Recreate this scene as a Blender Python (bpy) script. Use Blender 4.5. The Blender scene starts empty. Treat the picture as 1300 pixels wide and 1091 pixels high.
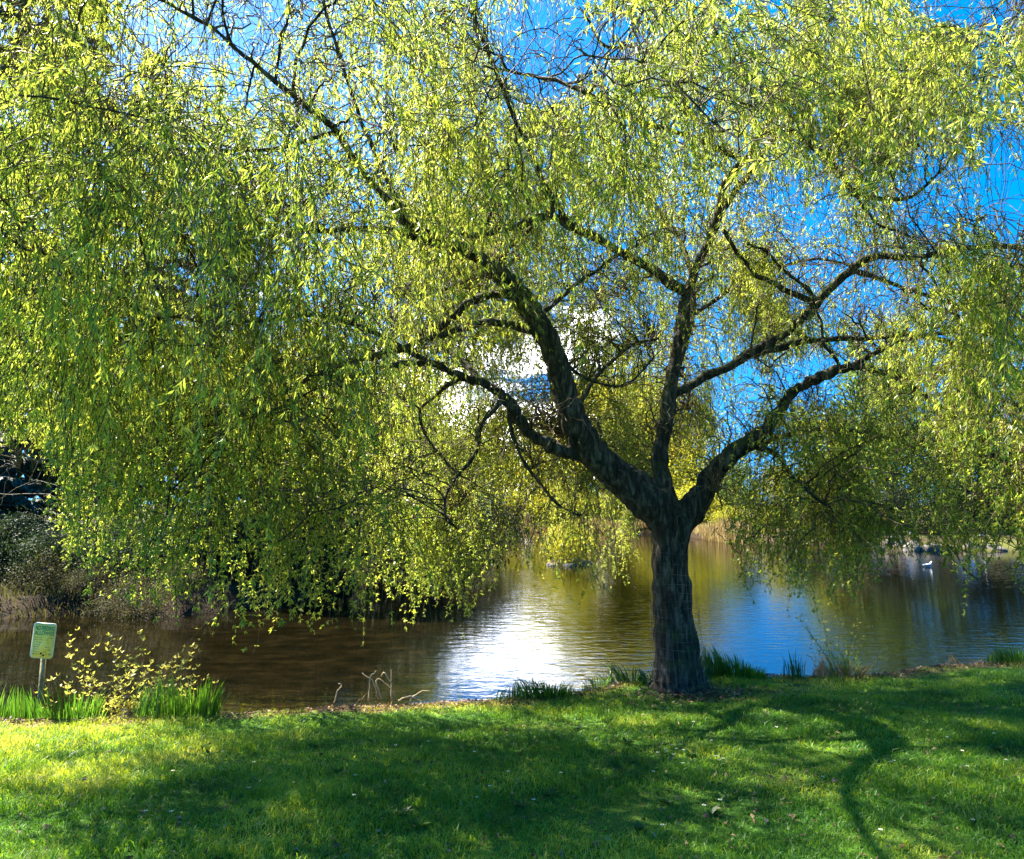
import bpy, math, random
import numpy as np
from mathutils import Vector
RS = np.random.RandomState(11)
random.seed(5)
sc = bpy.context.scene
COL = sc.collection
F = 950.0; PX0 = 650.0; PY0 = 501.5; CZ = 2.25
PIT = math.atan(138.5/950)
cp, sp = math.cos(PIT), math.sin(PIT)

# ---------------------------------------------------------------- helpers
def at(px, py, Y):
    px = np.asarray(px, float); py = np.asarray(py, float); Y = np.asarray(Y, float)
    u = (px-PX0)/F; v = (PY0-py)/F
    fy = cp - sp*v; fz = sp + cp*v
    k = Y/fy
    return np.stack(np.broadcast_arrays(u*k, Y, CZ + fz*k), -1)
def atz(px, py, z):
    px = np.asarray(px, float); py = np.asarray(py, float)
    u = (px-PX0)/F; v = (PY0-py)/F
    fy = cp - sp*v; fz = sp + cp*v
    k = (z-CZ)/fz
    return np.stack([u*k, fy*k], -1)
def proj(P):
    x = P[..., 0]; y = P[..., 1]; z = P[..., 2]-CZ
    d = np.maximum(cp*y + sp*z, 1e-3); h = -sp*y + cp*z
    return PX0 + F*x/d, PY0 - F*h/d, d
def nrm(a):
    return a/np.maximum(np.linalg.norm(a, axis=-1, keepdims=True), 1e-9)
def unit(n):
    return nrm(RS.normal(size=(n, 3)))

def mesh_from(name, V, Q=None, T=None, attrs=None, smooth=False):
    V = np.asarray(V, np.float32).reshape(-1, 3)
    parts = []; starts = []; tot = []; n = 0
    if Q is not None and len(Q):
        Q = np.asarray(Q, np.int32).reshape(-1, 4); parts.append(Q.ravel())
        starts.append(np.arange(len(Q))*4 + n); tot.append(np.full(len(Q), 4)); n += Q.size
    if T is not None and len(T):
        T = np.asarray(T, np.int32).reshape(-1, 3); parts.append(T.ravel())
        starts.append(np.arange(len(T))*3 + n); tot.append(np.full(len(T), 3)); n += T.size
    L = np.concatenate(parts).astype(np.int32); S = np.concatenate(starts).astype(np.int32)
    me = bpy.data.meshes.new(name)
    me.vertices.add(len(V)); me.vertices.foreach_set('co', V.ravel())
    me.loops.add(len(L)); me.loops.foreach_set('vertex_index', L)
    me.polygons.add(len(S)); me.polygons.foreach_set('loop_start', S)
    me.polygons.foreach_set('loop_total', np.concatenate(tot).astype(np.int32))
    if smooth: me.polygons.foreach_set('use_smooth', np.ones(len(S), bool))
    if attrs:
        for k, (dom, arr) in attrs.items():
            a = me.attributes.new(k, 'FLOAT', dom); a.data.foreach_set('value', np.asarray(arr, np.float32).ravel())
    me.update(calc_edges=True); me.validate()
    return me
def link(name, me, mat=None, parent=None, loc=None):
    o = bpy.data.objects.new(name, me); COL.objects.link(o)
    if mat is not None and me is not None and not me.materials: me.materials.append(mat)
    if parent is not None: o.parent = parent
    if loc is not None: o.location = loc
    return o
def obj(name, V, Q=None, T=None, mat=None, parent=None, attrs=None, smooth=False, loc=None):
    return link(name, mesh_from(name, V, Q, T, attrs, smooth), mat, parent, loc)
def thing(name, label, cat, loc=(0, 0, 0), rz=0, group=None):
    o = bpy.data.objects.new(name, None); COL.objects.link(o)
    o.location = loc; o.rotation_euler = (0, 0, rz); o.empty_display_size = .2
    o['label'] = label; o['category'] = cat
    if group: o['group'] = group
    return o
def tag(o, label=None, cat=None, group=None, kind=None):
    if label: o['label'] = label
    if cat: o['category'] = cat
    if group: o['group'] = group
    if kind: o['kind'] = kind
    return o
def merge(chunks):
    """chunks of (V,Q,T) -> one"""
    Vs, Qs, Ts = [], [], []; n = 0
    for c in chunks:
        V = np.asarray(c[0]).reshape(-1, 3); Vs.append(V)
        if len(c) > 1 and c[1] is not None and len(c[1]): Qs.append(np.asarray(c[1])+n)
        if len(c) > 2 and c[2] is not None and len(c[2]): Ts.append(np.asarray(c[2])+n)
        n += len(V)
    return np.concatenate(Vs), (np.concatenate(Qs) if Qs else None), (np.concatenate(Ts) if Ts else None)
def tubes(P, R, S=6, alive=None, cap=True):
    """P (N,K,3) R (N,K) -> V,Q,T"""
    P = np.asarray(P, float); R = np.asarray(R, float)
    if P.ndim == 2: P = P[None]; R = R[None]
    N, K, _ = P.shape
    tg = nrm(np.gradient(P, axis=1))
    mean = nrm(tg.mean(1))
    ax = np.eye(3)[np.argmin(np.abs(mean), 1)]
    a = np.empty_like(P)
    prev = nrm(np.cross(tg[:, 0], ax))
    a[:, 0] = prev
    for k in range(1, K):
        prev = nrm(prev - (prev*tg[:, k]).sum(-1, keepdims=True)*tg[:, k]); a[:, k] = prev
    b = np.cross(tg, a)
    th = np.arange(S)*2*math.pi/S
    V = P[:, :, None] + R[:, :, None, None]*(a[:, :, None]*np.cos(th)[:, None] + b[:, :, None]*np.sin(th)[:, None])
    idx = np.arange(N*K*S).reshape(N, K, S)
    q = np.stack([idx[:, :-1], np.roll(idx, -1, 2)[:, :-1], np.roll(idx, -1, 2)[:, 1:], idx[:, 1:]], -1)
    if alive is not None: q = q[alive[:, 1:]]
    q = q.reshape(-1, 4)
    T = None; V = V.reshape(-1, 3)
    if cap and alive is None:
        c0 = len(V); V = np.concatenate([V, P[:, -1]+tg[:, -1]*R[:, -1:], P[:, 0]])
        e = idx[:, -1]; t1 = np.stack([e, np.roll(e, -1, 1), np.broadcast_to((c0+np.arange(N))[:, None], e.shape)], -1)
        e = idx[:, 0]; t2 = np.stack([np.roll(e, -1, 1), e, np.broadcast_to((c0+N+np.arange(N))[:, None], e.shape)], -1)
        T = np.concatenate([t1.reshape(-1, 3), t2.reshape(-1, 3)])
    return V, q, T
def catmull(P, n=8):
    P = np.asarray(P, float); P = np.vstack([2*P[0]-P[1], P, 2*P[-1]-P[-2]])
    out = []
    for i in range(1, len(P)-2):
        p0, p1, p2, p3 = P[i-1:i+3]
        for t in np.linspace(0, 1, n, endpoint=False):
            out.append(.5*((2*p1)+(-p0+p2)*t+(2*p0-5*p1+4*p2-p3)*t*t+(-p0+3*p1-3*p2+p3)*t**3))
    out.append(P[-2]); return np.array(out)
def box(cx, cy, cz, sx, sy, sz):
    V = np.array([[x, y, z] for x in (-.5, .5) for y in (-.5, .5) for z in (-.5, .5)])*[sx, sy, sz]+[cx, cy, cz]
    return V, np.array([[0, 1, 3, 2], [4, 6, 7, 5], [0, 4, 5, 1], [2, 3, 7, 6], [0, 2, 6, 4], [1, 5, 7, 3]]), None
def leaf_quads(P, D, Nn, L, W, fold=.25):
    """diamond leaves: base P, direction D, normal Nn"""
    side = nrm(np.cross(D, Nn)); nn = np.cross(side, D)
    L = L[:, None]; W = W[:, None]
    m = P + D*L*.42 + nn*W*fold
    V = np.stack([P, m + side*W*.5, P + D*L - nn*L*.12, m - side*W*.5], 1)
    return V.reshape(-1, 3), np.arange(len(P)*4).reshape(-1, 4)

# ---------------------------------------------------------------- materials
def mat(name):
    m = bpy.data.materials.new(name); m.use_nodes = True
    nt = m.node_tree; nt.nodes.clear()
    out = nt.nodes.new('ShaderNodeOutputMaterial')
    return m, nt, out
def N(nt, typ, **kw):
    n = nt.nodes.new('ShaderNode'+typ)
    for k, v in kw.items():
        if k.startswith('i_'): n.inputs[k[2:].replace('_', ' ')].default_value = v
        else: setattr(n, k, v)
    return n
def ramp(nt, src, stops):
    r = nt.nodes.new('ShaderNodeValToRGB'); e = r.color_ramp.elements
    while len(e) < len(stops): e.new(.5)
    for i, (p, c) in enumerate(stops):
        e[i].position = p; e[i].color = (*c, 1)
    nt.links.new(src, r.inputs[0]); return r.outputs[0]
def noise(nt, scale, detail=4, vec=None, rough=.55, mscale=None):
    n = N(nt, 'TexNoise'); n.inputs['Scale'].default_value = scale; n.inputs['Detail'].default_value = detail
    n.inputs['Roughness'].default_value = rough
    if vec is None:
        tc = N(nt, 'TexCoord'); vec = tc.outputs['Object']
    if mscale is not None:
        mp = N(nt, 'Mapping'); mp.inputs['Scale'].default_value = mscale
        nt.links.new(vec, mp.inputs[0]); vec = mp.outputs[0]
    nt.links.new(vec, n.inputs['Vector']); return n
def foliage_mat(name, stops, trans, tmix=.45, rough=.5, clump=.6, spec=.35):
    m, nt, out = mat(name)
    at_ = N(nt, 'Attribute', attribute_name='rnd')
    nz = noise(nt, clump, 2)
    mx = N(nt, 'Math', operation='MULTIPLY_ADD'); nt.links.new(at_.outputs['Fac'], mx.inputs[0]); mx.inputs[1].default_value = .55
    sub = N(nt, 'Math', operation='MULTIPLY_ADD'); nt.links.new(nz.outputs['Fac'], sub.inputs[0]); sub.inputs[1].default_value = 1.3; sub.inputs[2].default_value = -.42
    nt.links.new(sub.outputs[0], mx.inputs[2])
    c = ramp(nt, mx.outputs[0], stops)
    p = N(nt, 'BsdfPrincipled'); nt.links.new(c, p.inputs['Base Color']); p.inputs['Roughness'].default_value = rough
    p.inputs['Specular IOR Level'].default_value = spec
    t = N(nt, 'BsdfTranslucent'); mc = N(nt, 'Mix', data_type='RGBA', blend_type='MULTIPLY'); mc.inputs[0].default_value = 1
    nt.links.new(c, mc.inputs[6]); mc.inputs[7].default_value = (*trans, 1); nt.links.new(mc.outputs[2], t.inputs[0])
    s = N(nt, 'MixShader'); s.inputs[0].default_value = tmix
    nt.links.new(p.outputs[0], s.inputs[1]); nt.links.new(t.outputs[0], s.inputs[2]); nt.links.new(s.outputs[0], out.inputs[0])
    return m
def simple_mat(name, stops, scale=3, rough=.8, bump=0, bscale=20, mscale=None, spec=.3, metal=0):
    m, nt, out = mat(name)
    nz = noise(nt, scale, 5, mscale=mscale); c = ramp(nt, nz.outputs['Fac'], stops)
    p = N(nt, 'BsdfPrincipled'); nt.links.new(c, p.inputs['Base Color']); p.inputs['Roughness'].default_value = rough
    p.inputs['Specular IOR Level'].default_value = spec; p.inputs['Metallic'].default_value = metal
    if bump:
        b = noise(nt, bscale, 5, mscale=mscale); bm = N(nt, 'Bump'); bm.inputs['Strength'].default_value = bump; bm.inputs['Distance'].default_value = .03
        nt.links.new(b.outputs['Fac'], bm.inputs['Height']); nt.links.new(bm.outputs[0], p.inputs['Normal'])
    nt.links.new(p.outputs[0], out.inputs[0]); return m

M = {}
M['willow'] = foliage_mat('willow_leaf', [(.0, (.08, .18, .03)), (.3, (.22, .32, .04)), (.6, (.42, .49, .07)), (1, (.60, .60, .12))], (1.5, 1.38, 1), .66, .38, .8, .6)
M['decid'] = foliage_mat('spring_foliage', [(0, (.08, .11, .014)), (.4, (.22, .24, .02)), (.7, (.36, .34, .03)), (1, (.48, .38, .05))], (1.6, 1.45, .9), .6, .6, .25)
M['green'] = foliage_mat('green_foliage', [(0, (.03, .07, .014)), (.5, (.10, .17, .02)), (1, (.26, .30, .03))], (1.4, 1.3, .9), .35, .6, .3)
M['conifer'] = foliage_mat('conifer_needles', [(0, (.015, .035, .025)), (.5, (.035, .07, .04)), (1, (.08, .12, .05))], (1, 1, 1), .15, .6, .3)
M['darkshrub'] = foliage_mat('dark_evergreen_leaf', [(0, (.008, .016, .01)), (.6, (.03, .05, .016)), (1, (.12, .15, .03))], (1.2, 1.2, .8), .3, .7, .6)
M['redhedge'] = foliage_mat('red_brown_leaf', [(0, (.03, .008, .006)), (.6, (.11, .03, .015)), (1, (.22, .09, .03))], (1.2, 1, .8), .3, .6, .8)
M['blade'] = foliage_mat('iris_leaf', [(0, (.025, .08, .012)), (.5, (.07, .18, .018)), (1, (.19, .32, .04))], (1.6, 1.5, .8), .5, .38, 3)
M['darkblade'] = foliage_mat('dark_strap_leaf', [(0, (.015, .05, .015)), (.5, (.035, .11, .02)), (1, (.08, .2, .03))], (1.5, 1.4, .8), .35, .38, 3)
M['drygrass'] = foliage_mat('dry_grass', [(0, (.16, .09, .04)), (.5, (.32, .22, .09)), (1, (.5, .4, .2))], (1.1, 1, .8), .3, .7, 2)
M['reed'] = foliage_mat('dead_reed', [(0, (.16, .10, .04)), (.5, (.34, .25, .10)), (1, (.48, .42, .18))], (1.1, 1, .8), .3, .7, .5)
M['rough'] = foliage_mat('rough_bank_grass', [(0, (.03, .03, .01)), (.5, (.09, .085, .025)), (1, (.18, .19, .05))], (1.2, 1.1, .8), .3, .7, .5)
M['olive'] = foliage_mat('olive_bank_foliage', [(0, (.02, .022, .01)), (.5, (.07, .065, .02)), (1, (.17, .17, .04))], (1.2, 1.1, .8), .3, .7, .7)
M['sprig'] = foliage_mat('young_shrub_leaf', [(0, (.30, .34, .05)), (.5, (.5, .48, .10)), (1, (.65, .55, .2))], (1.3, 1.2, .8), .5, .5, 3)
M['lawnblade'] = foliage_mat('lawn_grass', [(0, (.025, .10, .014)), (.3, (.10, .25, .02)), (.6, (.32, .42, .035)), (1, (.62, .56, .15))], (1.7, 1.5, .7), .45, .45, 1.3)
M['litter'] = foliage_mat('dead_leaf', [(0, (.06, .03, .018)), (.5, (.2, .11, .06)), (1, (.5, .36, .22))], (1, .9, .8), .15, .7, 4)
M['rock'] = simple_mat('weathered_rock', [(.3, (.05, .043, .036)), (.6, (.14, .12, .10)), (.8, (.22, .19, .16))], 2.5, .9, .6, 8)
M['wood'] = simple_mat('grey_brown_bark', [(.3, (.03, .022, .016)), (.7, (.09, .07, .05))], 4, .9, .5, 12, (1, 1, .25))
M['twig'] = simple_mat('willow_twig', [(.3, (.05, .035, .015)), (.7, (.17, .12, .045))], 1.5, .7)
M['drystem'] = simple_mat('dry_stem', [(.3, (.25, .17, .08)), (.7, (.5, .4, .24))], 8, .8)
M['wire'] = simple_mat('rusty_wire', [(.3, (.03, .028, .025)), (.5, (.1, .09, .08)), (.66, (.4, .38, .35))], 3, .55, metal=.5)
M['white'] = simple_mat('white_feather', [(.3, (.7, .7, .7)), (.7, (.82, .82, .8))], 9, .7)
M['grey'] = simple_mat('grey_feather', [(.3, (.22, .24, .27)), (.7, (.32, .34, .37))], 9, .7)
M['orange'] = simple_mat('yellow_beak', [(.3, (.6, .32, .03)), (.7, (.7, .4, .05))], 9, .5)
M['petal'] = simple_mat('daisy_petal', [(.3, (.75, .75, .72)), (.7, (.85, .85, .83))], 9, .6)
M['yolk'] = simple_mat('daisy_centre', [(.3, (.6, .45, .03)), (.7, (.7, .5, .05))], 9, .6)
M['signface'] = simple_mat('faded_sign_face', [(.3, (.85, .58, .10)), (.5, (.88, .66, .18)), (.75, (.9, .74, .34))], 9, .6, spec=.05)
M['signrim'] = simple_mat('sign_rim', [(.3, (.62, .62, .5)), (.7, (.75, .75, .62))], 9, .45)
M['signgreen'] = simple_mat('sign_green_lettering', [(.3, (.02, .16, .08)), (.7, (.04, .24, .12))], 20, .5)
M['signbrown'] = simple_mat('sign_worn_print', [(.3, (.20, .13, .04)), (.7, (.36, .27, .10))], 30, .6)
M['post'] = simple_mat('weathered_post', [(.3, (.15, .12, .06)), (.7, (.32, .27, .15))], 12, .8, .3, 30)
M['bolt'] = simple_mat('dark_bolt', [(.3, (.02, .02, .02)), (.7, (.05, .05, .05))], 12, .5, metal=.5)

def bark_mat():
    m, nt, out = mat('willow_bark')
    tc = N(nt, 'TexCoord')
    n1 = noise(nt, 1, 9, tc.outputs['Object'], .72, (17, 17, 4.2)); n1.inputs['Distortion'].default_value = .5
    n2 = noise(nt, 5, 6, tc.outputs['Object'], .6)
    n3 = noise(nt, 2.2, 4, tc.outputs['Object'], .6)
    c = ramp(nt, n1.outputs['Fac'], [(.36, (.012, .009, .007)), (.5, (.05, .038, .028)), (.64, (.21, .165, .12))])
    g = ramp(nt, n2.outputs['Fac'], [(.35, (.035, .04, .010)), (.7, (.12, .13, .03))])
    geo = N(nt, 'NewGeometry'); sx = N(nt, 'SeparateXYZ'); nt.links.new(geo.outputs['Normal'], sx.inputs[0])
    mm = N(nt, 'Math', operation='MULTIPLY_ADD'); nt.links.new(sx.outputs['Z'], mm.inputs[0]); mm.inputs[1].default_value = .35; nt.links.new(n3.outputs['Fac'], mm.inputs[2])
    fac = ramp(nt, mm.outputs[0], [(.55, (0, 0, 0)), (.8, (.85, .85, .85))])
    mx = N(nt, 'Mix', data_type='RGBA'); nt.links.new(fac, mx.inputs[0]); nt.links.new(c, mx.inputs[6]); nt.links.new(g, mx.inputs[7])
    p = N(nt, 'BsdfPrincipled'); nt.links.new(mx.outputs[2], p.inputs['Base Color']); p.inputs['Roughness'].default_value = .85
    p.inputs['Specular IOR Level'].default_value = .25
    b = N(nt, 'Bump'); b.inputs['Strength'].default_value = 1; b.inputs['Distance'].default_value = .05
    nt.links.new(n1.outputs['Fac'], b.inputs['Height']); nt.links.new(b.outputs[0], p.inputs['Normal'])
    nt.links.new(p.outputs[0], out.inputs[0]); return m
M['bark'] = bark_mat()

def ground_mat():
    m, nt, out = mat('grass_and_soil')
    tc = N(nt, 'TexCoord')
    n1 = noise(nt, 1.2, 6, tc.outputs['Object']); n2 = noise(nt, 25, 5, tc.outputs['Object']); n3 = noise(nt, .12, 4, tc.outputs['Object'])
    g = ramp(nt, n1.outputs['Fac'], [(.3, (.018, .05, .008)), (.5, (.04, .10, .012)), (.7, (.09, .14, .02))])
    far = ramp(nt, n3.outputs['Fac'], [(.3, (.06, .09, .015)), (.45, (.06, .04, .02)), (.55, (.045, .035, .018)), (.7, (.14, .17, .02))])
    soil = ramp(nt, n2.outputs['Fac'], [(.3, (.035, .022, .014)), (.5, (.11, .07, .04)), (.7, (.26, .18, .11))])
    sy = N(nt, 'SeparateXYZ'); nt.links.new(tc.outputs['Object'], sy.inputs[0])
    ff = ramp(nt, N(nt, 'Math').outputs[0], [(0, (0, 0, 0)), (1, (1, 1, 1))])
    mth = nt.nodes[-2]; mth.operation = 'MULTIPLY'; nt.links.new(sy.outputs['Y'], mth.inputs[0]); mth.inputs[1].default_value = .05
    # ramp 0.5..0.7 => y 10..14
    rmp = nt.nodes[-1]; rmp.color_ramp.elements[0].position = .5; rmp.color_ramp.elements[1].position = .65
    mx1 = N(nt, 'Mix', data_type='RGBA'); nt.links.new(ff, mx1.inputs[0]); nt.links.new(g, mx1.inputs[6]); nt.links.new(far, mx1.inputs[7])
    a = N(nt, 'Attribute', attribute_name='shore')
    ad = N(nt, 'Math', operation='MULTIPLY_ADD'); nt.links.new(n1.outputs['Fac'], ad.inputs[0]); ad.inputs[1].default_value = -.8; nt.links.new(a.outputs['Fac'], ad.inputs[2])
    sf = ramp(nt, ad.outputs[0], [(.0, (1, 1, 1)), (.12, (0, 0, 0))])
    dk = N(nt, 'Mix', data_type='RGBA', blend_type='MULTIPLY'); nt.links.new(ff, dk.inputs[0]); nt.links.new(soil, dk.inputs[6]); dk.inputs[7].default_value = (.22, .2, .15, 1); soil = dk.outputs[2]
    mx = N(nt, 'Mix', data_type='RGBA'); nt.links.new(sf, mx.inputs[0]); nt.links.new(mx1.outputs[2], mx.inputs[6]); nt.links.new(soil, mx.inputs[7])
    p = N(nt, 'BsdfPrincipled'); nt.links.new(mx.outputs[2], p.inputs['Base Color']); p.inputs['Roughness'].default_value = .95; p.inputs['Specular IOR Level'].default_value = .1
    b = N(nt, 'Bump'); b.inputs['Strength'].default_value = .8; b.inputs['Distance'].default_value = .03
    nt.links.new(n2.outputs['Fac'], b.inputs['Height']); nt.links.new(b.outputs[0], p.inputs['Normal'])
    nt.links.new(p.outputs[0], out.inputs[0]); return m
M['ground'] = ground_mat()

def water_mat():
    m, nt, out = mat('pond_water')
    tc = N(nt, 'TexCoord')
    ripple = noise(nt, 1, 2.5, tc.outputs['Object'], .5, (2.6, 5.2, 1)); ripple.inputs['Distortion'].default_value = .6
    fine = noise(nt, 1, 3, tc.outputs['Object'], .5, (13, 30, 1))
    patch = noise(nt, .11, 3, tc.outputs['Object'], .5, (1, .7, 1))
    addr = N(nt, 'Math', operation='MULTIPLY_ADD'); nt.links.new(fine.outputs['Fac'], addr.inputs[0]); addr.inputs[1].default_value = .12; nt.links.new(ripple.outputs['Fac'], addr.inputs[2])
    # calm water under the bank on the left, breeze on the open water to the right
    sx = N(nt, 'SeparateXYZ'); nt.links.new(tc.outputs['Object'], sx.inputs[0])
    w = N(nt, 'MapRange'); nt.links.new(sx.outputs['X'], w.inputs[0]); w.inputs[1].default_value = -3.; w.inputs[2].default_value = 1.; w.inputs[3].default_value = .4; w.inputs[4].default_value = 1
    pr = N(nt, 'MapRange'); nt.links.new(patch.outputs['Fac'], pr.inputs[0]); pr.inputs[1].default_value = .38; pr.inputs[2].default_value = .6; pr.inputs[3].default_value = .45; pr.inputs[4].default_value = 1.1
    st = N(nt, 'Math', operation='MULTIPLY'); nt.links.new(w.outputs[0], st.inputs[0]); nt.links.new(pr.outputs[0], st.inputs[1])
    h = N(nt, 'Math', operation='MULTIPLY'); nt.links.new(addr.outputs[0], h.inputs[0]); nt.links.new(st.outputs[0], h.inputs[1])
    b = N(nt, 'Bump'); b.inputs['Strength'].default_value = 1; b.inputs['Distance'].default_value = .0085
    nt.links.new(h.outputs[0], b.inputs['Height'])
    mud = noise(nt, 1.6, 8, tc.outputs['Object'], .72, (1, 1.6, 1))
    c = ramp(nt, mud.outputs['Fac'], [(.36, (.003, .003, .001)), (.52, (.008, .006, .002)), (.72, (.022, .015, .005))])
    shal = N(nt, 'MapRange'); nt.links.new(sx.outputs['X'], shal.inputs[0]); shal.inputs[1].default_value = -2.5; shal.inputs[2].default_value = 1.5; shal.inputs[3].default_value = .8; shal.inputs[4].default_value = .12
    vm = N(nt, 'VectorMath', operation='SCALE'); nt.links.new(c, vm.inputs[0]); nt.links.new(shal.outputs[0], vm.inputs['Scale']); c = vm.outputs[0]
    d = N(nt, 'BsdfDiffuse'); nt.links.new(c, d.inputs[0])
    g = N(nt, 'BsdfGlossy'); g.inputs['Roughness'].default_value = .008; nt.links.new(b.outputs[0], g.inputs['Normal'])
    fr = N(nt, 'Fresnel'); fr.inputs[0].default_value = 1.7; nt.links.new(b.outputs[0], fr.inputs['Normal'])
    s = N(nt, 'MixShader'); nt.links.new(fr.outputs[0], s.inputs[0]); nt.links.new(d.outputs[0], s.inputs[1]); nt.links.new(g.outputs[0], s.inputs[2])
    nt.links.new(s.outputs[0], out.inputs[0]); return m
M['water'] = water_mat()

# ---------------------------------------------------------------- terrain
near = [(-600, 925), (-200, 918), (0, 911), (150, 908), (300, 903), (420, 897), (500, 892), (560, 889), (630, 884), (720, 876), (775, 865), (830, 856), (900, 852),
        (1000, 855), (1080, 856), (1150, 848), (1220, 841), (1300, 834), (1500, 822), (1900, 812)]
far = [(2600, 722), (1500, 706), (1300, 701), (1200, 701), (1100, 700), (1000, 694), (900, 686), (840, 677), (700, 674), (640, 676), (605, 690), (570, 712),
       (500, 736), (400, 756), (310, 770), (230, 783), (100, 778), (0, 785), (-300, 800), (-700, 830)]
npts = atz([p[0] for p in near], [p[1] for p in near], .33); npts[:, 1] += .12
fpts = atz([p[0] for p in far], [p[1] for p in far], 0.)
POND = np.vstack([npts, fpts])
def sdist(X, Y):
    P = np.stack([X.ravel(), Y.ravel()], -1)
    A = POND; B = np.roll(POND, -1, 0)
    best = np.full(len(P), 1e9); inside = np.zeros(len(P), bool)
    for a, b in zip(A, B):
        ab = b-a; t = np.clip(((P-a)@ab)/max(ab@ab, 1e-9), 0, 1)
        best = np.minimum(best, np.hypot(*(P-a-t[:, None]*ab).T))
        c = (a[1] > P[:, 1]) != (b[1] > P[:, 1])
        with np.errstate(divide='ignore', invalid='ignore'):
            xi = (b[0]-a[0])*(P[:, 1]-a[1])/(b[1]-a[1])+a[0]
        inside ^= c & (P[:, 0] < xi)
    return np.where(inside, -best, best).reshape(X.shape)
def sm(x): x = np.clip(x, 0, 1); return x*x*(3-2*x)
def wob(X, Y):
    return .5*np.sin(X*1.7+.6*Y)+.5*np.sin(Y*2.3-X*.9+1)+.35*np.sin(3.9*X+2.1*Y)
def gz_s(X, Y, s):
    s2 = s + .05*wob(X*1.5, Y*1.5)*np.clip(1, 0, 1)
    z = .33*sm(s2/.28)+.30*sm(s2/4.2)+.02*wob(X, Y)*sm(s2/.5)
    z = z + .35*sm((s2-4)/14)*(Y > 11)
    return np.where(s2 < 0, -.8*sm(-s2/2.2)-.02, z)
def gz(x, y):
    x = np.atleast_1d(np.asarray(x, float)); y = np.atleast_1d(np.asarray(y, float))
    return gz_s(x, y, sdist(x, y))
def axis(lo, hi, step, far_lo, far_hi):
    mid = np.arange(lo, hi, step); l = [lo]; s = step
    while l[-1] > far_lo: s *= 1.22; l.append(l[-1]-s)
    r = [mid[-1]]; s = step
    while r[-1] < far_hi: s *= 1.18; r.append(r[-1]+s)
    return np.concatenate([np.array(l[1:])[::-1], mid, np.array(r[1:])])
gx = axis(-9, 12, .13, -900, 900); gy = axis(1.5, 11, .1, -60, 1500)
X, Y = np.meshgrid(gx, gy); s_ = sdist(X, Y); Z = gz_s(X, Y, s_)
idx = np.arange(X.size).reshape(X.shape)
Qg = np.stack([idx[:-1, :-1], idx[:-1, 1:], idx[1:, 1:], idx[1:, :-1]], -1).reshape(-1, 4)
g = obj('ground', np.stack([X, Y, Z], -1), Qg, mat=M['ground'], attrs={'shore': ('POINT', s_)}, smooth=True)
tag(g, kind='structure')
# water sheet (triangulated polygon grown a little under the banks)
cen = POND.mean(0)
xs = np.linspace(-60, 110, 60); ys = np.concatenate([np.linspace(4, 12, 30), np.linspace(13, 66, 30)])
Xw, Yw = np.meshgrid(xs, ys); iw = np.arange(Xw.size).reshape(Xw.shape)
sw = sdist(Xw, Yw)
Qw = np.stack([iw[:-1, :-1], iw[:-1, 1:], iw[1:, 1:], iw[1:, :-1]], -1).reshape(-1, 4)
keep = (sw.ravel()[Qw].min(1) < 1.5)
w = obj('pond_water', np.stack([Xw, Yw, np.zeros_like(Xw)], -1), Qw[keep], mat=M['water'], smooth=True)
tag(w, kind='structure')

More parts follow.
